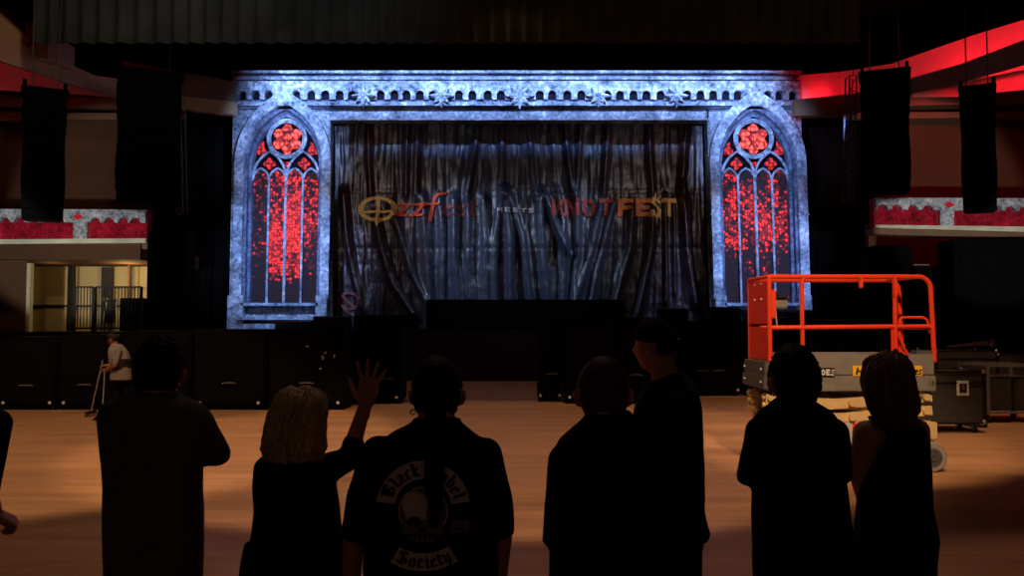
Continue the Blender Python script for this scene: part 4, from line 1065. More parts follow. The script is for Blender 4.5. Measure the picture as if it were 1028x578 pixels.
def g(x, y, sx, sy): return math.exp(-(x/sx)**2-(y/sy)**2)
def headfn(k, infl=0, wide=1.0):
    def fn(d):
        x, y, z = d
        w = .077*wide*(1-.26*max(0, -z)**1.4) + infl
        yy = .098+infl; zz = .118+infl
        p = Vector((x*w, y*yy, z*zz))
        if y < 0 and z < -.2: p.y *= 1-.42*min(1, (-z-.2)/.7)
        if y > 0:
            p.y -= .012*y*max(0, 1-abs(z)*.6)
            if infl == 0:
                p.y += .027*g(x, z+.20, .17, .14)+.012*g(x, z+.02, .12, .2)      # nose
                p.y -= .011*(g(x-.40, z-.08, .2, .15)+g(x+.40, z-.08, .2, .15))    # eye sockets
                p.y += .005*(g(x-.36, z-.28, .3, .1)+g(x+.36, z-.28, .3, .1))      # brow
                p.y += .008*g(x, z+.44, .26, .05)+.008*g(x, z+.56, .24, .06)-.005*g(x, z+.50, .3, .03)  # lips
                p.y += .014*g(x, z+.86, .4, .18)                                   # chin
                p.x += .004*x*g(abs(x)-.7, z+.2, .3, .25)
        return p*k
    return fn
def rot3(yaw, pitch_=0): return Euler((pitch_, 0, yaw)).to_matrix()

def hand(mb, wrist, d, n, th, k=1.0, curl=.5, spread=.12, cur2=None):
    """palm, four jointed fingers, thumb. d: towards the fingers, n: palm normal, th: side of the thumb"""
    d = Vector(d).normalized(); n = Vector(n); n = (n-d*n.dot(d)).normalized(); s = d.cross(n).normalized()
    if s.dot(Vector(th)) < 0: s = -s
    w = Vector(wrist); L = .098*k
    M = Matrix((s, n, d)).transposed()
    def pt(a, b, c): return w+s*a*k+n*b*k+d*c*k
    # palm from knuckle rays
    for j, a in enumerate((.030, .010, -.010, -.029)):
        mb.tube([pt(a*.55, 0, .0), pt(a*.85, 0, .045), pt(a, -.002, .094-.004*abs(j-1))], [.017*k, .0165*k, .0125*k], 10, cap='round')
    mb.tube([pt(0, 0, -.05), pt(0, 0, .02)], [.026*k, .025*k], 12, cap='round')
    for j, (a, ln) in enumerate(((.030, .078), (.010, .087), (-.010, .081), (-.029, .063))):
        base = pt(a, 0, .094-.004*abs(j-1)); ang = spread*(1.5-j)*1.0; dirv = (d*math.cos(ang)+s*math.sin(ang)).normalized()
        p = [base]; c = curl*(.8+.12*j); tot = 0
        for seg_, f in enumerate((.44, .31, .25)):
            tot += c*(.8, 1.1, .8)[seg_]
            q = dirv*math.cos(tot)+n*math.sin(tot); p.append(p[-1]+q*ln*f*k)
        mb.tube(p, [.0096*k, .0088*k, .0080*k, .0066*k], 10, cap='round')
    b0 = pt(.022, .004, .012)
    t1 = (s*.75+d*.55+n*.25).normalized(); t2 = (s*(.55-.3*curl)+d*.8+n*(.2+.3*curl)).normalized()
    mb.tube([b0, b0+t1*.042*k, b0+t1*.042*k+t2*.032*k, b0+t1*.042*k+t2*.058*k], [.0155*k, .0125*k, .0108*k, .008*k], 10, cap='round')

def person(label, Y, x0, rows, head, arms, top='cloth_black', skin='skin', depth=.14, hem=None, legs=None, voxel=.007,
           top_name='shirt', bottom='denim_dark', bottom_name='trousers', neck=None, kdepth=None, sleeveless=False, dy=0, group=None, skirt=None, shoes='leather_black', lean=0):
    """rows: (y, left, right) outline of the upper garment in the photograph at distance Y
       head: dict(x, top, k, yaw, pitch); arms: list of dict(pts=[(px,py,dy)..], r=[px..], sleeve=n, hand=...)"""
    S = F/Y; base = W(x0, 300, Y); base.z = 0; org = Vector(base)
    def P(px, py, d=0): return W(px, py, Y+d)
    mk = lambda: MB()
    # --- garment
    gm = mk(); rings = []
    n = len(rows)
    for i, row in enumerate(rows):
        y, l, r = row[:3]; hy = row[3] if len(row) > 3 else depth*min(1, .45+.75*i/max(1, min(n-1, 3)))
        off = row[4] if len(row) > 4 else 0
        c = P((l+r)/2, y); rings.append((c.x, c.y+off, c.z, (r-l)/2/S, hy))
    gm.loft(rings, 36, 2.4)
    body = mk()
    body.loft([(x, y, z-.004, hx*(.93 if i else .88), hy*.9) for i, (x, y, z, hx, hy) in enumerate(rings)][0 if not sleeveless else 0:], 28, 2.3)
    for a in arms:
        pts = [P(*p) for p in a['pts']]; rr = [q/S for q in a['r']]; ns = a['sleeve']
        sp_ = pts[:int(ns)]+([pts[int(ns)-1].lerp(pts[int(ns)], ns-int(ns))] if ns != int(ns) else [])
        sr_ = rr[:int(ns)]+([rr[int(ns)-1]*(1-(ns-int(ns)))+rr[int(ns)]*(ns-int(ns))] if ns != int(ns) else [])
        if a.get('flare'): sr_[-1] *= a['flare']
        if len(sp_) > 1 and not sleeveless: gm.tube(sp_, sr_, 16, cap=True if a.get('flare') else 'round'); gm.ell(sp_[0], (sr_[0],)*3, seg=14)
        br_ = [max(.026, q*(.8 if k < ns and not sleeveless else 1.0)) for k, q in enumerate(rr)]
        body.tube(pts, br_, 16, cap='round')
        h = a.get('hand')
        if h: hand(body, pts[-1], h['d'], h['n'], h['th'], h.get('k', 1), h.get('curl', .5), h.get('spread', .06))
    # --- head and neck
    hk = head.get('k', 1.0); R = rot3(head.get('yaw', 0), head.get('pitch', 0)); hw = head.get('wide', 1.0)
    tz = P(head['x'], head['top']).z; hc = Vector((P(head['x'], head['top']).x, Y+head.get('dy', .02), tz-.118*hk-head.get('hair', .012)))
    hd = mk(); f0 = headfn(hk, 0, hw)
    hd.ell(hc, (1, 1, 1), (0, 0, 0), 56, lambda d: R@f0(d))
    for sx_ in (-1, 1):
        e = hc+R@(Vector((sx_*.084*hw, -.010, -.012))*hk)
        hd.ell(e, (.010*hk, .021*hk, .032*hk), (head.get('pitch', 0), sx_*.2, head.get('yaw', 0)-sx_*.75), 14)
        hd.ell(e+R@Vector((sx_*.004, -.006, .012))*hk, (.008*hk, .014*hk, .016*hk), (0, 0, head.get('yaw', 0)-sx_*.45), 10)
    nk = neck or ((head['x'], rows[0][0]+6),)
    nb = P(nk[0][0], nk[0][1], 0); nr = head.get('neck_r', .058)
    hd.tube([nb+Vector((0, -.005, -.06)), nb, hc+R@Vector((0, -.028*hk, -.055*hk))], [nr*1.12, nr, nr*.95], 20, cap='round')
    body.v, body.f = body.v, body.f
    o = len(body.v); body.v += hd.v; body.f += [[i+o for i in f] for f in hd.f]
    # --- legs, feet
    last = rings[-1]; hipz = legs.get('hip', .93) if legs else .93; cx, cyb = last[0], last[1]
    sep = (legs or {}).get('sep', .1); lr = (legs or {}).get('r', .088)
    tm = mk(); tm.loft([(cx, cyb, hipz-.16, last[3]*.86, depth*.8), (cx, cyb, hipz-.06, last[3]*.93, depth*.92), (cx, cyb, hipz+.06, last[3]*.9, depth*.9), (cx, cyb, hipz+.14, last[3]*.84, depth*.82)], 28, 2.3)
    body.loft([(cx, cyb, hipz-.14, last[3]*.78, depth*.72), (cx, cyb, hipz+.02, last[3]*.78, depth*.78), (cx, cyb, hipz+.16, last[3]*.6, depth*.6)], 24, 2.3)
    sh = []
    for sx_ in (-1, 1):
        hip = Vector((cx+sx_*sep, cyb, hipz-.08)); kn = Vector((cx+sx_*(sep+.01), cyb+.02, .50)); an = Vector((cx+sx_*(sep+.02), cyb-.015, .085))
        tm.tube([hip, hip.lerp(kn, .5), kn, kn.lerp(an, .5), an], [lr, lr*.9, lr*.74, lr*.72, lr*.68], 18, cap='round')
        body.tube([hip, hip.lerp(kn, .5), kn, kn.lerp(an, .35), an], [lr*.86, lr*.75, lr*.56, lr*.58, .036], 16, cap='round')
        body.tube([an+Vector((0, -.02, -.03)), an+Vector((sx_*.01, .09, -.045)), an+Vector((sx_*.012, .15, -.055))], [.036, .032, .022], 12, cap='round')
        s1 = MB(); X, Yf = an.x, an.y
        s1.loft([(X, Yf+.05, .0, .043, .135), (X, Yf+.05, .02, .048, .142), (X, Yf+.045, .05, .046, .132), (X, Yf+.01, .085, .042, .085), (X, Yf-.01, .12, .044, .055)], 20, 2.5)
        sh.append(s1)
    root = remesh(body, 'person', voxel, skin, None, org, 3)
    tag(root, label, 'person', group)
    if skirt:
        sk = MB(); sk.loft([(P((l+r)/2, y).x, Y, P((l+r)/2, y).z, (r-l)/2/S, depth*q) for (y, l, r, q) in skirt], 36, 2.2)
        o = len(gm.v); gm.v += sk.v; gm.f += [[i+o for i in f] for f in sk.f]
    sd = x0*.37
    garment = remesh(gm, top_name, max(voxel, .009), top, root, org, 5, cloth_noise(sd, .005))
    if not skirt: remesh(tm, bottom_name, .011, bottom, root, org, 3, cloth_noise(sd+3, .004))
    for s1 in sh: s1.build('shoe', shoes, root, smooth=True)
    return root, garment, hc, R, hk, P, S

def cap_hair(root, hc, R, hk, m, infl=.012, low=-.15, front=.45, name='hair', wide=1.0, rough=.004, bulge=None, seed=1):
    """close hair: follows the skull above a hairline that climbs from nape to forehead"""
    fo, fi = headfn(hk, infl, wide), headfn(hk, -.012, wide)
    def fn(d):
        x, y, z = d
        line = low+(front-low)*max(0, min(1, (y+.35)/1.1))
        if abs(x) > .75 and -.3 < y < .25: line = max(line, .12)
        t = max(0, min(1, (z-line)/.10+.5))
        o = fi(d).lerp(fo(d), t)
        if t > .5: o += d*(rough*noise.noise((x*9+seed, y*9, z*9))+rough*.7*noise.noise((x*22+seed, y*22, z*22)))
        if bulge and t > .3: o += Vector(bulge(d))
        return R@o
    return MB().ell(hc, (1, 1, 1), (0, 0, 0), 64, fn).build(name, m, root, smooth=True)
def strands(root, P, Y, rows, m, n, seed, depth, top=0, dyc=0, frizz=.01, name='hair_strand', length=(6, 22), r=.0016, front=False):
    """loose ends along an outline of long hair, one mesh"""
    rnd = random.Random(seed); b = MB(); S = F/Y
    for k in range(n):
        a = rnd.uniform(.02*PI, .98*PI)
        if k % 3 == 0: a = rnd.choice((rnd.uniform(0, .12*PI), rnd.uniform(.88*PI, PI)))
        i0 = rnd.randrange(0, max(1, len(rows)-2)); pts = []
        off = rnd.uniform(.96, 1.05); ph = rnd.uniform(0, 6)
        for i in range(i0, len(rows)):
            y, l, r_ = rows[i][:3]; c = (l+r_)/2; hx = (r_-l)/2
            p = P(c+hx*math.cos(a)*off, y); hy = depth*rows[i][3] if len(rows[i]) > 3 else depth
            p.y = Y+dyc-hy*math.sin(a)*off; p += Vector((frizz*math.sin(i*1.3+ph)*.5, frizz*math.cos(i*1.1+ph)*.5, 0)); pts.append(p)
        ln = rnd.uniform(*length)/S; out = Vector((math.cos(a)*rnd.uniform(-.2, .5), -math.sin(a)*.3, -1)).normalized()
        pts += [pts[-1]+out*ln*.5, pts[-1]+out*ln+Vector((rnd.uniform(-1, 1)*frizz, 0, 0))]
        b.tube(pts, [r]*(len(pts)-1)+[r*.3], 4)
    return b.build(name, m, root, smooth=True)
def long_hair(root, P, Y, rows, depth, m, org, dyc=0, seed=3, a=.006):
    S = F/Y; rg = []
    for row in rows:
        y, l, r_ = row[:3]; q = row[3] if len(row) > 3 else 1
        c = P((l+r_)/2, y); rg.append((c.x, Y+dyc+(row[4] if len(row) > 4 else 0), c.z, (r_-l)/2/S, depth*q))
    mb = MB().loft(rg, 40, 2.1)
    def fn(p):
        th = math.atan2(p.y-(dyc), p.x+1e-6)
        return a*(noise.noise((p.x*30+seed, p.y*30, p.z*4))+.7*noise.noise((p.x*70, p.y*70+seed, p.z*7)))
    return remesh(mb, 'hair', .007, m, root, org, 3, fn)

FWD = Vector((0, 1, 0))
# ---- man with bushy hair, far left, arms folded
r_, gmt, hc, R, hk, P, S = person('man with bushy dark hair seen from behind, arms folded, in a charcoal shirt', 3.27, 155,
    [(393, 138, 174, .075), (399, 118, 188, .095), (406, 104, 200, .115), (418, 101, 207, .13), (440, 103, 205, .14), (470, 107, 201, .145), (516, 108, 201, .145), (552, 108, 201, .145), (590, 109, 200, .145), (600, 110, 200, .14)],
    dict(x=160, top=334, k=1.02, hair=.03, dy=.03, neck_r=.060),
    [dict(pts=[(114, 420, 0), (116, 461, .08), (150, 470, .24)], r=[15, 12.5, 9], sleeve=2.9, hand=dict(d=(1, .2, .1), n=(0, -1, 0), th=(0, 0, 1), curl=.6)),
     dict(pts=[(196, 422, 0), (218, 455, .1), (182, 462, .27)], r=[16, 14.5, 9], sleeve=2.9, hand=dict(d=(-1, .2, .1), n=(0, -1, 0), th=(0, 0, 1), curl=.6))],
    top='cloth_charcoal', depth=.14, neck=((160, 396),), bottom='denim_dark')
cap_hair(r_, hc, R, hk, 'hair_black', .022, -.5, .35, rough=.012, wide=1.0, seed=5)
# ---- blonde woman waving
r_, gmt, hc, R, hk, P, S = person('blonde woman in black seen from behind, waving her raised right hand', 3.4, 297,
    [(452, 274, 318, .075), (459, 262, 328, .09), (468, 257, 333, .11), (487, 256, 337, .12), (513, 257, 341, .125), (546, 252, 343, .135), (578, 244, 345, .145), (620, 238, 352, .15), (655, 236, 354, .15)],
    dict(x=298, top=389, k=.95, hair=.02, dy=.0, neck_r=.05),
    [dict(pts=[(267, 470, 0), (265, 545, .02), (270, 600, .14)], r=[12, 10.5, 7.5], sleeve=2.95, hand=dict(d=(.1, .8, -.6), n=(1, 0, 0), th=(0, 0, 1), curl=.5, k=.92)),
     dict(pts=[(322, 473, 0), (350, 460, .05), (367, 405, .10)], r=[17, 13, 7.2], sleeve=2.25, hand=dict(d=(.16, .02, 1), n=(0, 1, 0), th=(-1, 0, .2), curl=.09, spread=.30, k=1.02))],
    top='cloth_black', top_name='tunic', depth=.13, voxel=.0048, neck=((298, 458),), bottom='denim_dark', legs=dict(hip=.86, sep=.09, r=.082))
HR = [(388, 292, 313, .35), (391, 285, 320, .62), (396, 281.5, 325, .82), (404, 278, 327.5, .95), (414, 274, 327, 1.0), (426, 271, 326, 1.02), (438, 268.5, 325, 1.02), (448, 267.5, 326, .98), (455, 270, 323, .9)]
long_hair(r_, P, 3.4, HR, .115, 'hair_blonde', Vector(r_['org']), dyc=-.02, a=.013)
strands(r_, P, 3.4, HR, 'hair_blonde', 380, 4, .12, dyc=-.02, length=(0, 6), frizz=.016, r=.0022)
# ---- man with the ponytail and patched shirt
r3, gm3, hc, R, hk, P, S = person('man with a long dark ponytail seen from behind, black shirt with skull patches', 2.93, 437,
    [(418, 420, 457, .07), (426, 410, 466, .085), (433, 396, 476, .105), (442, 383, 488, .12), (455, 376, 494, .135), (480, 371, 497, .145), (520, 368, 499, .15), (560, 366, 499, .15), (600, 366, 499, .15), (622, 367, 498, .145)],
    dict(x=438.5, top=358, k=1.02, hair=.008, dy=.02, neck_r=.066),
    [dict(pts=[(381, 457, 0), (364, 500, -.01), (355, 541, 0), (350, 640, .12)], r=[19, 16, 13.5, 8], sleeve=3, flare=1.0, hand=dict(d=(0, .3, -1), n=(1, 0, 0), th=(0, 1, 0), curl=.45)),
     dict(pts=[(486, 457, 0), (499, 500, -.01), (504, 536, .01), (494, 640, .12)], r=[18, 15.5, 13.5, 8], sleeve=3, flare=1.0, hand=dict(d=(0, .3, -1), n=(-1, 0, 0), th=(0, 1, 0), curl=.45))],
    top='cloth_black', depth=.15, neck=((438.5, 424),))
cap_hair(r3, hc, R, hk, 'hair_black', .011, -.55, .5, rough=.004, seed=9)
tl = MB(); PT = [(437, 404, -.115, .03), (437, 418, -.12, .034), (436, 440, -.16, .036), (436, 465, -.18, .034), (436, 490, -.185, .03), (437, 508, -.19, .022), (438, 522, -.19, .008)]
pts = []
for (x, y, d, q) in PT: pts.append(P(x, y, d))
tl.tube(pts, [q for *_, q in PT], 14, cap='round')
remesh(tl, 'ponytail', .006, 'hair_black', r3, Vector(r3['org']), 2, lambda p: .005*noise.noise((p.x*60, p.y*60, p.z*8)))
e = hc+R@(Vector((-.082, -.012, -.055))*hk)
MB().tube([e+Vector((.008*math.cos(t), 0, .008*math.sin(t)-.006)) for t in [2*PI*k/14 for k in range(15)]], .0022, 6, cap=False).build('earring', 'silver', r3)
# collar of the shirt
b = MB(); cl = []
for k in range(25):
    t = PI*2*k/24; c = P(438.5, 424.5-3.5*(.5-.5*math.sin(t)), 0); cl.append(c+Vector((.073*math.cos(t), .073*math.sin(t)+.005, 0)))
MB().tube(cl, .012, 8, cap=False).build('collar', 'cloth_black', r3, smooth=True)
# patches laid on the back of the shirt
bm = bmesh.new(); bm.from_mesh(gm3.data); BV = BVHTree.FromBMesh(bm); bm.free(); o3 = Vector(r3['org'])
def on_back(lift):
    def f(x, y):
        p = W(x, y, 2.6); d = (p-Vector((0, 0, CAMH))).normalized()
        h = BV.ray_cast(p-o3, d)[0]
        return (h+o3 if h else W(x, y, 2.79))+Vector((0, -lift, 0))
    return f
def patch(art, name, m, par, lift, cuts=2): return art.build(name, m, par, on_back(lift), cuts)
pc = (425, 509)
def arc_art(ro, ri, a0, a1): return Art().ring(pc, ro, ri, a0, a1, 36)
up = patch(arc_art(47, 28.5, 187, 353), 'rocker_patch', 'patch_cloth', r3, .004)
dn = patch(arc_art(64, 46, 57, 121), 'rocker_patch', 'patch_cloth', r3, .004)
def arc_text(txt, rad, a0, a1, size, inner, xs=1.0):
    k, w = blackletter(txt, .24, 40, .09); A_ = Art()
    def f(x, y):
        t = math.radians(a0+(a1-a0)*x/w); rr = rad+y*size if inner else rad-y*size
        return (pc[0]+rr*math.cos(t), pc[1]+rr*math.sin(t))
    return A_.put(k, f)
patch(arc_text('Black', 32, 196, 266, 8.6, True), 'patch_lettering', 'ink_black', up, .007, 1)
patch(arc_text('Label', 32, 280, 346, 8.6, True), 'patch_lettering', 'ink_black', up, .007, 1)
patch(arc_text('Society', 60, 118, 60, 8.2, False), 'patch_lettering', 'ink_black', dn, .007, 1)
sk = Art().disc((425, 513), (24, 24)).poly([(403, 522), (447, 522), (444, 536), (436, 543), (424, 545), (411, 542), (404, 533)])
sp_ = patch(sk, 'skull_patch', 'patch_dim', r3, .004)
a = Art().ring((425, 513), (25, 25), (23.6, 23.6), 150, 390, 40); patch(a, 'skull_outline', 'patch_cloth', sp_, .0065, 0)
a = Art().disc((417, 507), (13, 14)).poly([(405, 505), (429, 505), (428, 521), (408, 521)]); patch(a, 'skull_brow', 'patch_cloth', sp_, .006, 2)
a = Art().disc((416, 523), (7, 5.5)).disc((436, 524), (6.5, 5.5)).poly([(425, 526), (429, 533), (422, 533)])
for x in (411, 416, 421, 426, 431, 436): a.poly([(x, 537), (x+1.4, 537), (x+1.4, 543), (x, 543)])
a.poly([(407, 535.4), (441, 535.4), (441, 536.8), (407, 536.8)])
patch(a, 'skull_sockets', 'ink_black', sp_, .008, 1)
sq = patch(Art().poly([(453, 523), (471, 522), (471, 534), (453, 535)]), 'side_patch', 'patch_dim', r3, .004, 3)
k, w = block('CAL', .8, .2); patch(Art().put(k, lambda x, y: (456+x*4.2, 532-y*6.5)), 'patch_lettering', 'ink_black', sq, .007, 1)
# ---- broad man in black jacket, centre right
r_, gmt, hc, R, hk, P, S = person('broad short-haired man in a black jacket seen from behind, arms folded', 2.95, 622,
    [(411, 590, 631, .07), (421, 584, 640, .09), (432, 572, 656, .11), (442, 561, 672, .125), (456, 556, 684, .14), (480, 554, 694, .155), (520, 553, 699, .165), (560, 552, 699, .165), (610, 552, 698, .165), (628, 553, 697, .16)],
    dict(x=606, top=358, k=1.05, hair=.007, dy=.02, neck_r=.066, wide=1.04),
    [dict(pts=[(567, 462, 0), (557.5, 540, .06), (600, 552, .22)], r=[17, 14.5, 10], sleeve=2.9, hand=dict(d=(1, .2, .1), n=(0, -1, 0), th=(0, 0, 1), curl=.6)),
     dict(pts=[(678, 464, 0), (698, 535, .04), (655, 548, .25)], r=[18, 15.5, 10], sleeve=2.9, hand=dict(d=(-1, .2, .1), n=(0, -1, 0), th=(0, 0, 1), curl=.6))],
    top='cloth_black', top_name='jacket', depth=.16, neck=((607, 424),), legs=dict(hip=.92, sep=.12, r=.1))
cap_hair(r_, hc, R, hk, 'hair_auburn', .009, -.7, .55, rough=.002, wide=1.04, seed=12)
# ---- man in cap further on, turned to the left
r_, gmt, hc, R, hk, P, S = person('man in a dark cap and black shirt standing behind the broad man, turned left', 3.9, 670,
    [(374, 664, 687, .07, .02), (381, 655, 694, .1, .01), (392, 646, 699.5, .15), (408, 638, 702, .19), (430, 635, 703.5, .21), (470, 634, 704.5, .215), (510, 635, 705, .215), (545, 637, 704, .21)],
    dict(x=657, top=319, k=1.0, hair=.012, yaw=math.radians(62), dy=-.0, neck_r=.06),
    [dict(pts=[(676, 408, -.19), (672, 462, -.24), (652, 498, -.22)], r=[14, 11.5, 8], sleeve=1.9, hand=dict(d=(-1, .1, -.2), n=(0, 1, 0), th=(0, 0, 1), curl=.5)),
     dict(pts=[(668, 404, .2), (662, 460, .24), (646, 498, .2)], r=[13, 11, 8], sleeve=1.9, hand=dict(d=(-1, -.1, -.2), n=(0, -1, 0), th=(0, 0, 1), curl=.5))],
    top='cloth_black_soft', depth=.2, neck=((667, 377),), legs=dict(hip=.98, sep=.07, r=.09))
fo = headfn(hk, .012)
def capfn(d):
    x, y, z = d; line = .16+.10*y
    t = max(0, min(1, (z-line)/.06+.5)); o = headfn(hk, -.01)(d).lerp(headfn(hk, .016)(d), t); return R@o
cp_ = MB().ell(hc, (1, 1, 1), (0, 0, 0), 60, capfn).build('cap', 'cloth_black', r_, smooth=True)
br = MB(); pr_ = []   # brim, worn backwards over the nape
for k in range(17):
    t = math.radians(200+140*k/16); pr_.append((Vector((.088*math.cos(t), .108*math.sin(t), .016-.01)), Vector((.080*math.cos(t), .108*math.sin(t)-.022*math.sin((t-math.radians(200))/math.radians(140)*PI), -.02))))
for (a, c), (a2, c2) in zip(pr_, pr_[1:]):
    q = [hc+R@(v*hk) for v in (a, a2, c2, c)]; br.prism(q, (0, 0, .006))
br.build('brim', 'cloth_black', cp_, smooth=False)
MB().ell(hc+R@Vector((0, -.112, .035)), (.008, .008, .006), seg=8).build('buckle', 'silver', cp_)
cap_hair(r_, hc, R, hk, 'hair_brown', .006, -.35, .5, rough=.002, seed=2)
# ---- man at right, arms folded
r_, gmt, hc, R, hk, P, S = person('slim dark-haired man in a black jacket seen from behind before the orange lift', 3.1, 803,
    [(399, 781, 813, .07), (405, 774, 820, .085), (412, 764, 832, .105), (421, 757, 840, .12), (436, 755, 845, .13), (470, 757, 847, .135), (500, 757, 849, .135), (535, 757, 853, .14), (578, 759, 857, .145), (625, 760, 858, .145)],
    dict(x=798.5, top=345, k=1.02, hair=.016, dy=.02, neck_r=.058),
    [dict(pts=[(764, 432, 0), (751, 477, .07), (782, 478, .24)], r=[15, 12.5, 9], sleeve=2.9, hand=dict(d=(1, .2, .1), n=(0, -1, 0), th=(0, 0, 1), curl=.6)),
     dict(pts=[(838, 434, 0), (845, 476, .09), (812, 480, .26)], r=[14.5, 11.5, 9], sleeve=2.9, hand=dict(d=(-1, .2, .1), n=(0, -1, 0), th=(0, 0, 1), curl=.6))],
    top='cloth_black', top_name='jacket', depth=.14, neck=((798, 406),))
cap_hair(r_, hc, R, hk, 'hair_black', .015, -.62, .45, rough=.008, seed=21)
# ---- woman at right with long hair and sleeveless dress
r_, gmt, hc, R, hk, P, S = person('long-haired woman in a sleeveless black dress standing at right', 3.35, 897,
    [(418, 872, 916, .07), (424, 876, 922, .085), (434, 882, 926, .10), (446, 884, 928, .105), (456, 882, 929, .11), (466, 872, 931, .115), (482, 865, 932, .12), (505, 863, 933, .12), (540, 860, 938, .14), (562, 860, 935, .145), (600, 861, 934, .145)],
    dict(x=890, top=354, k=.96, hair=.018, dy=.0, neck_r=.048),
    [dict(pts=[(871, 436, 0), (862, 478, .02), (872, 520, .16)], r=[14.5, 9, 6.5], sleeve=1.0, hand=dict(d=(.5, .6, -.4), n=(1, 0, 0), th=(0, 0, 1), curl=.5, k=.9)),
     dict(pts=[(921, 432, 0), (926, 478, .06), (915, 520, .2)], r=[12, 8.5, 6.5], sleeve=1.0, hand=dict(d=(-.5, .6, -.4), n=(-1, 0, 0), th=(0, 0, 1), curl=.5, k=.9))],
    top='cloth_black', top_name='dress', depth=.125, neck=((891, 420),), sleeveless=True, legs=dict(hip=.9, sep=.085, r=.08),
    skirt=[(590, 861, 934, 1.05), (620, 860, 935, 1.08), (650, 859, 936, 1.1), (690, 858, 937, 1.12)])
HR = [(353, 886, 896, .35), (356, 879, 902, .65), (362, 873, 907, .85), (371, 869, 910, .98), (382, 867.5, 911.5, 1.0), (393, 869, 913.5, 1.0), (403, 871, 916, .98), (411, 873, 916.5, .92), (416, 877, 913, .84)]
long_hair(r_, P, 3.35, HR, .115, 'hair_darkblonde', Vector(r_['org']), dyc=-.015, seed=8, a=.02)
strands(r_, P, 3.35, HR, 'hair_darkblonde', 320, 14, .12, dyc=-.015, length=(2, 14), frizz=.018, r=.0022)
# ---- person half out of the frame at the left edge
person('person in navy at the left edge, only an arm and fist in view', 3.2, -48,
    [(396, -68, -28, .075), (404, -90, -8, .1), (414, -96, -3, .12), (440, -98, -4, .135), (480, -97, -12, .14), (540, -96, -16, .14), (600, -96, -15, .14)],
    dict(x=-48, top=338, k=1.0, hair=.01, neck_r=.058),
    [dict(pts=[(-4, 425, 0), (-12, 492, -.02), (-7, 515, .06)], r=[15, 11, 8.5], sleeve=2.0, hand=dict(d=(.55, .6, -.55), n=(-.2, .3, -1), th=(0, .6, .6), curl=1.25, k=1.0)),
     dict(pts=[(-92, 425, 0), (-98, 492, .02), (-86, 540, .15)], r=[15, 12, 9], sleeve=2.5, hand=dict(d=(.2, .8, -.4), n=(1, 0, 0), th=(0, 0, 1), curl=.6))],
    top='cloth_navy', top_name='jacket', depth=.14, neck=((-48, 400),))
# ---- cleaner sweeping by the left row
YC = 17.2; SC = F/YC
def ys(y): return y
r_, gmt, hc, R, hk, P, S = person('cleaner in a pale shirt sweeping the floor before the left speaker row', YC, 121,
    [(345, 112.5, 121, .07), (348.5, 110, 125, .11), (353, 109, 128, .16), (360, 110, 130.5, .18), (368, 111, 131, .18), (375, 111.5, 132, .19), (381, 111.5, 132.5, .19)],
    dict(x=112.5, top=333.5, k=1.05, hair=.016, yaw=math.radians(82), pitch=math.radians(-18), neck_r=.055),
    [dict(pts=[(119, 352.5, -.17), (115, 367, -.24), (107.5, 371, -.12)], r=[3.6, 2.8, 1.9], sleeve=1.8, hand=dict(d=(-1, .1, .0), n=(0, .3, -1), th=(0, 0, 1), curl=.9)),
     dict(pts=[(117, 352.5, .17), (112, 366, .2), (107.5, 367, -.04)], r=[3.4, 2.7, 1.9], sleeve=1.8, hand=dict(d=(-1, -.2, .1), n=(0, -.3, -1), th=(0, 0, 1), curl=.9))],
    top='cloth_grey', skin='skin_tan', depth=.17, voxel=.008, neck=((116, 347),), bottom='denim_dark', legs=dict(hip=.84, sep=.075, r=.095))
cap_hair(r_, hc, R, hk, 'hair_brown', .016, -.45, .5, rough=.006, seed=31)
MB().ell(hc+R@Vector((0, -.13, .02)), (.05, .05, .05), seg=16).build('hair_bun', 'hair_brown', r_, smooth=True)
bl = []
for k in range(33):
    t = 2*PI*k/32; c = P(121, 365.5); bl.append(c+Vector(((10.4/SC)*math.cos(t), .195*math.sin(t), 0)))
b = MB()
for (p, q) in zip(bl, bl[1:]): b.prism([p+Vector((0, 0, -.11)), q+Vector((0, 0, -.11)), q+Vector((0, 0, .11)), p+Vector((0, 0, .11))], ((P(121, 365).x-p.x)*.08, 0, 0))
b.build('waist_belt', 'belt_dark', r_)
fl = W(94, 409, YC)
t = thing('broom', 'long handled broom held by the cleaner', 'broom', (fl.x, YC-.1, 0))
top_ = P(103, 362, -.06); MB().tube([top_, Vector((fl.x, YC-.1, .1))], .014, 8, cap='round').build('handle', 'broom_metal', t)
MB().box((fl.x, YC-.1, .09), (.08, .34, .05), bev=.012).build('head', 'belt_dark', t)
b = MB()
for k in range(60):
    yy = YC-.26+.32*(k % 20)/19; xx = fl.x-.03+.03*(k//20); b.tube([(xx, yy, .075), (xx*1.0+(k//20-1)*.02, yy, .002)], .006, 5)
b.build('bristles', 'patch_dim', t)
f2 = W(99, 409, YC-.75)
t = thing('dustpan', 'long handled dustpan standing beside the broom of the cleaner', 'dustpan', (f2.x, YC-.6, 0))
MB().tube([P(105, 373, -.2), Vector((f2.x, YC-.6, .1))], .011, 8, cap='round').build('handle', 'broom_metal', t)
MB().prism([(f2.x-.14, YC-.75, .0), (f2.x+.1, YC-.75, .0), (f2.x+.1, YC-.75, .14), (f2.x+.04, YC-.75, .14)], (0, .26, 0)).build('pan', 'black_paint', t)

# ================================================================== LIGHT
WARM = (1, .64, .38)
def spot(loc, aim, e, rgb, deg, blend=.25, size=.15, name='unseen_spot'):
    return lamp(name, 'SPOT', loc, e, rgb, aim=aim, spot_size=math.radians(deg), spot_blend=blend, shadow_soft_size=size)
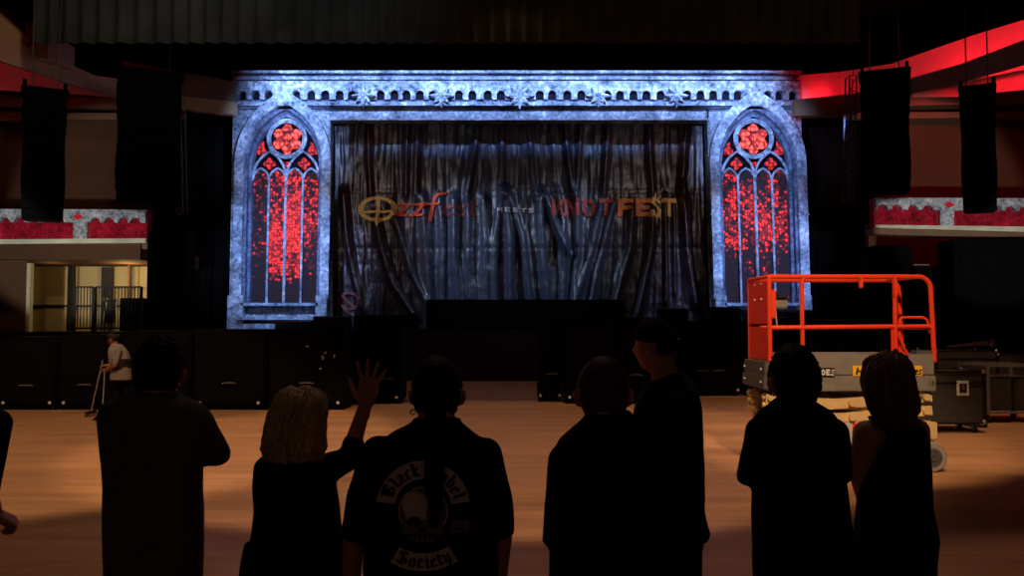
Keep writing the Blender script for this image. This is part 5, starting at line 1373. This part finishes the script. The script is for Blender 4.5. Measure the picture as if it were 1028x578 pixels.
# house lights over the dance floor
spot((-7.4, 10.0, 11.5), (-8.2, 12.9, 0), 2650, WARM, 60, .16, .2, 'house_or_added_spot')
spot((-.4, 10.0, 11.5), (-.3, 13.0, 0), 2300, WARM, 57, .14, .2, 'house_or_added_spot')
spot((7.0, 12.2, 11.5), (7.6, 15.8, 0), 1850, WARM, 54, .16, .2, 'house_or_added_spot')
spot((3.0, 4.4, 6.2), (4.4, 10.8, 1.6), 2300, WARM, 30, .5, .1, 'house_or_added_spot')      # added lamp to brighten the lift
spot((0, 16.5, 11.5), (0, 24.5, 0), 480, WARM, 52, .8, .2, 'house_or_added_spot')
spot((0, 9.5, 10.5), (0, 3.0, 1.4), 200, (1, .66, .46), 50, .8, .3, 'house_or_added_spot')  # added rim light for heads and shoulders
# dim reddish pools just ahead of the group
for (x, e) in ((-3.4, 150), (.6, 130), (4.6, 110)): spot((x, 7.2, 9.0), (x, 4.8 if x > 3 else 5.7, 0), e*2.6, (1, .60, .48), 38, .4, .3, 'house_or_added_spot')
# portal: added cold spots standing in for its projected light
BLUE = (.28, .47, 1.0)
for X in (-7.95, 8.5):
    spot((X-math.copysign(2.3, X), 23, 8.4), (X, 29.5, 8.2), 3900, BLUE, 41, .9); spot((X+.6, 23, 8.0), (X, 29.5, 4.2), 5200, BLUE, 46, .9)
lamp('added_lintel_light', 'AREA', (.1, 25.3, 11.2), 440, BLUE, aim=(.1, 29.5, 9.95), shape='RECTANGLE', size=17.4, size_y=.2, spread=math.radians(33))  # added area light for the lintel, out of view
# backdrop
for x, e in ((-5.6, 1750), (5.6, 950)): spot((x, 27.0, 8.4), (x*.06, 30.4, 3.4), e, (.52, .68, 1.0), 56, 1.0)
for x in (-6.5, 6.5): spot((x, 23.5, 7.5), (x*.62, 30.4, 6.0), 320, (1, .82, .72), 74, 1.0)  # added warm wash over the lettering and upper cloth
# added unseen spots that brighten the balcony ribbons
spot((-11.6, 12.0, 2.6), (-13.0, 24.5, 4.75), 2700, (.95, .97, 1), 26, .3)
spot((11.6, 12.0, 2.6), (13.2, 24.5, 4.95), 2700, (.95, .97, 1), 26, .3)
# added faint fill for beams, border curtain and people
spot((-3.5, 8.0, 9.0), (-13.5, 22, 9.6), 1200, (1, .72, .5), 60, .8)
spot((3.5, 8.0, 9.0), (13, 23, 8.0), 110, (1, .66, .45), 60, .8)
spot((-3, 12, 7.0), (-6, 20, 10.2), 270, (.85, .95, 1), 70, .9)
lamp('added_fill', 'AREA', (0, -3.5, 6.5), 10, (1, .7, .58), aim=(0, 12, 1), size=6.0)

w = bpy.data.worlds.new('world'); C.world = w; w.use_nodes = True
w.node_tree.nodes['Background'].inputs['Color'].default_value = (.02, .018, .02, 1)
w.node_tree.nodes['Background'].inputs['Strength'].default_value = .02
C.view_settings.view_transform = 'Standard'; C.view_settings.look = 'None'
C.view_settings.exposure = 0; C.view_settings.gamma = 1; C.view_settings.use_curve_mapping = False
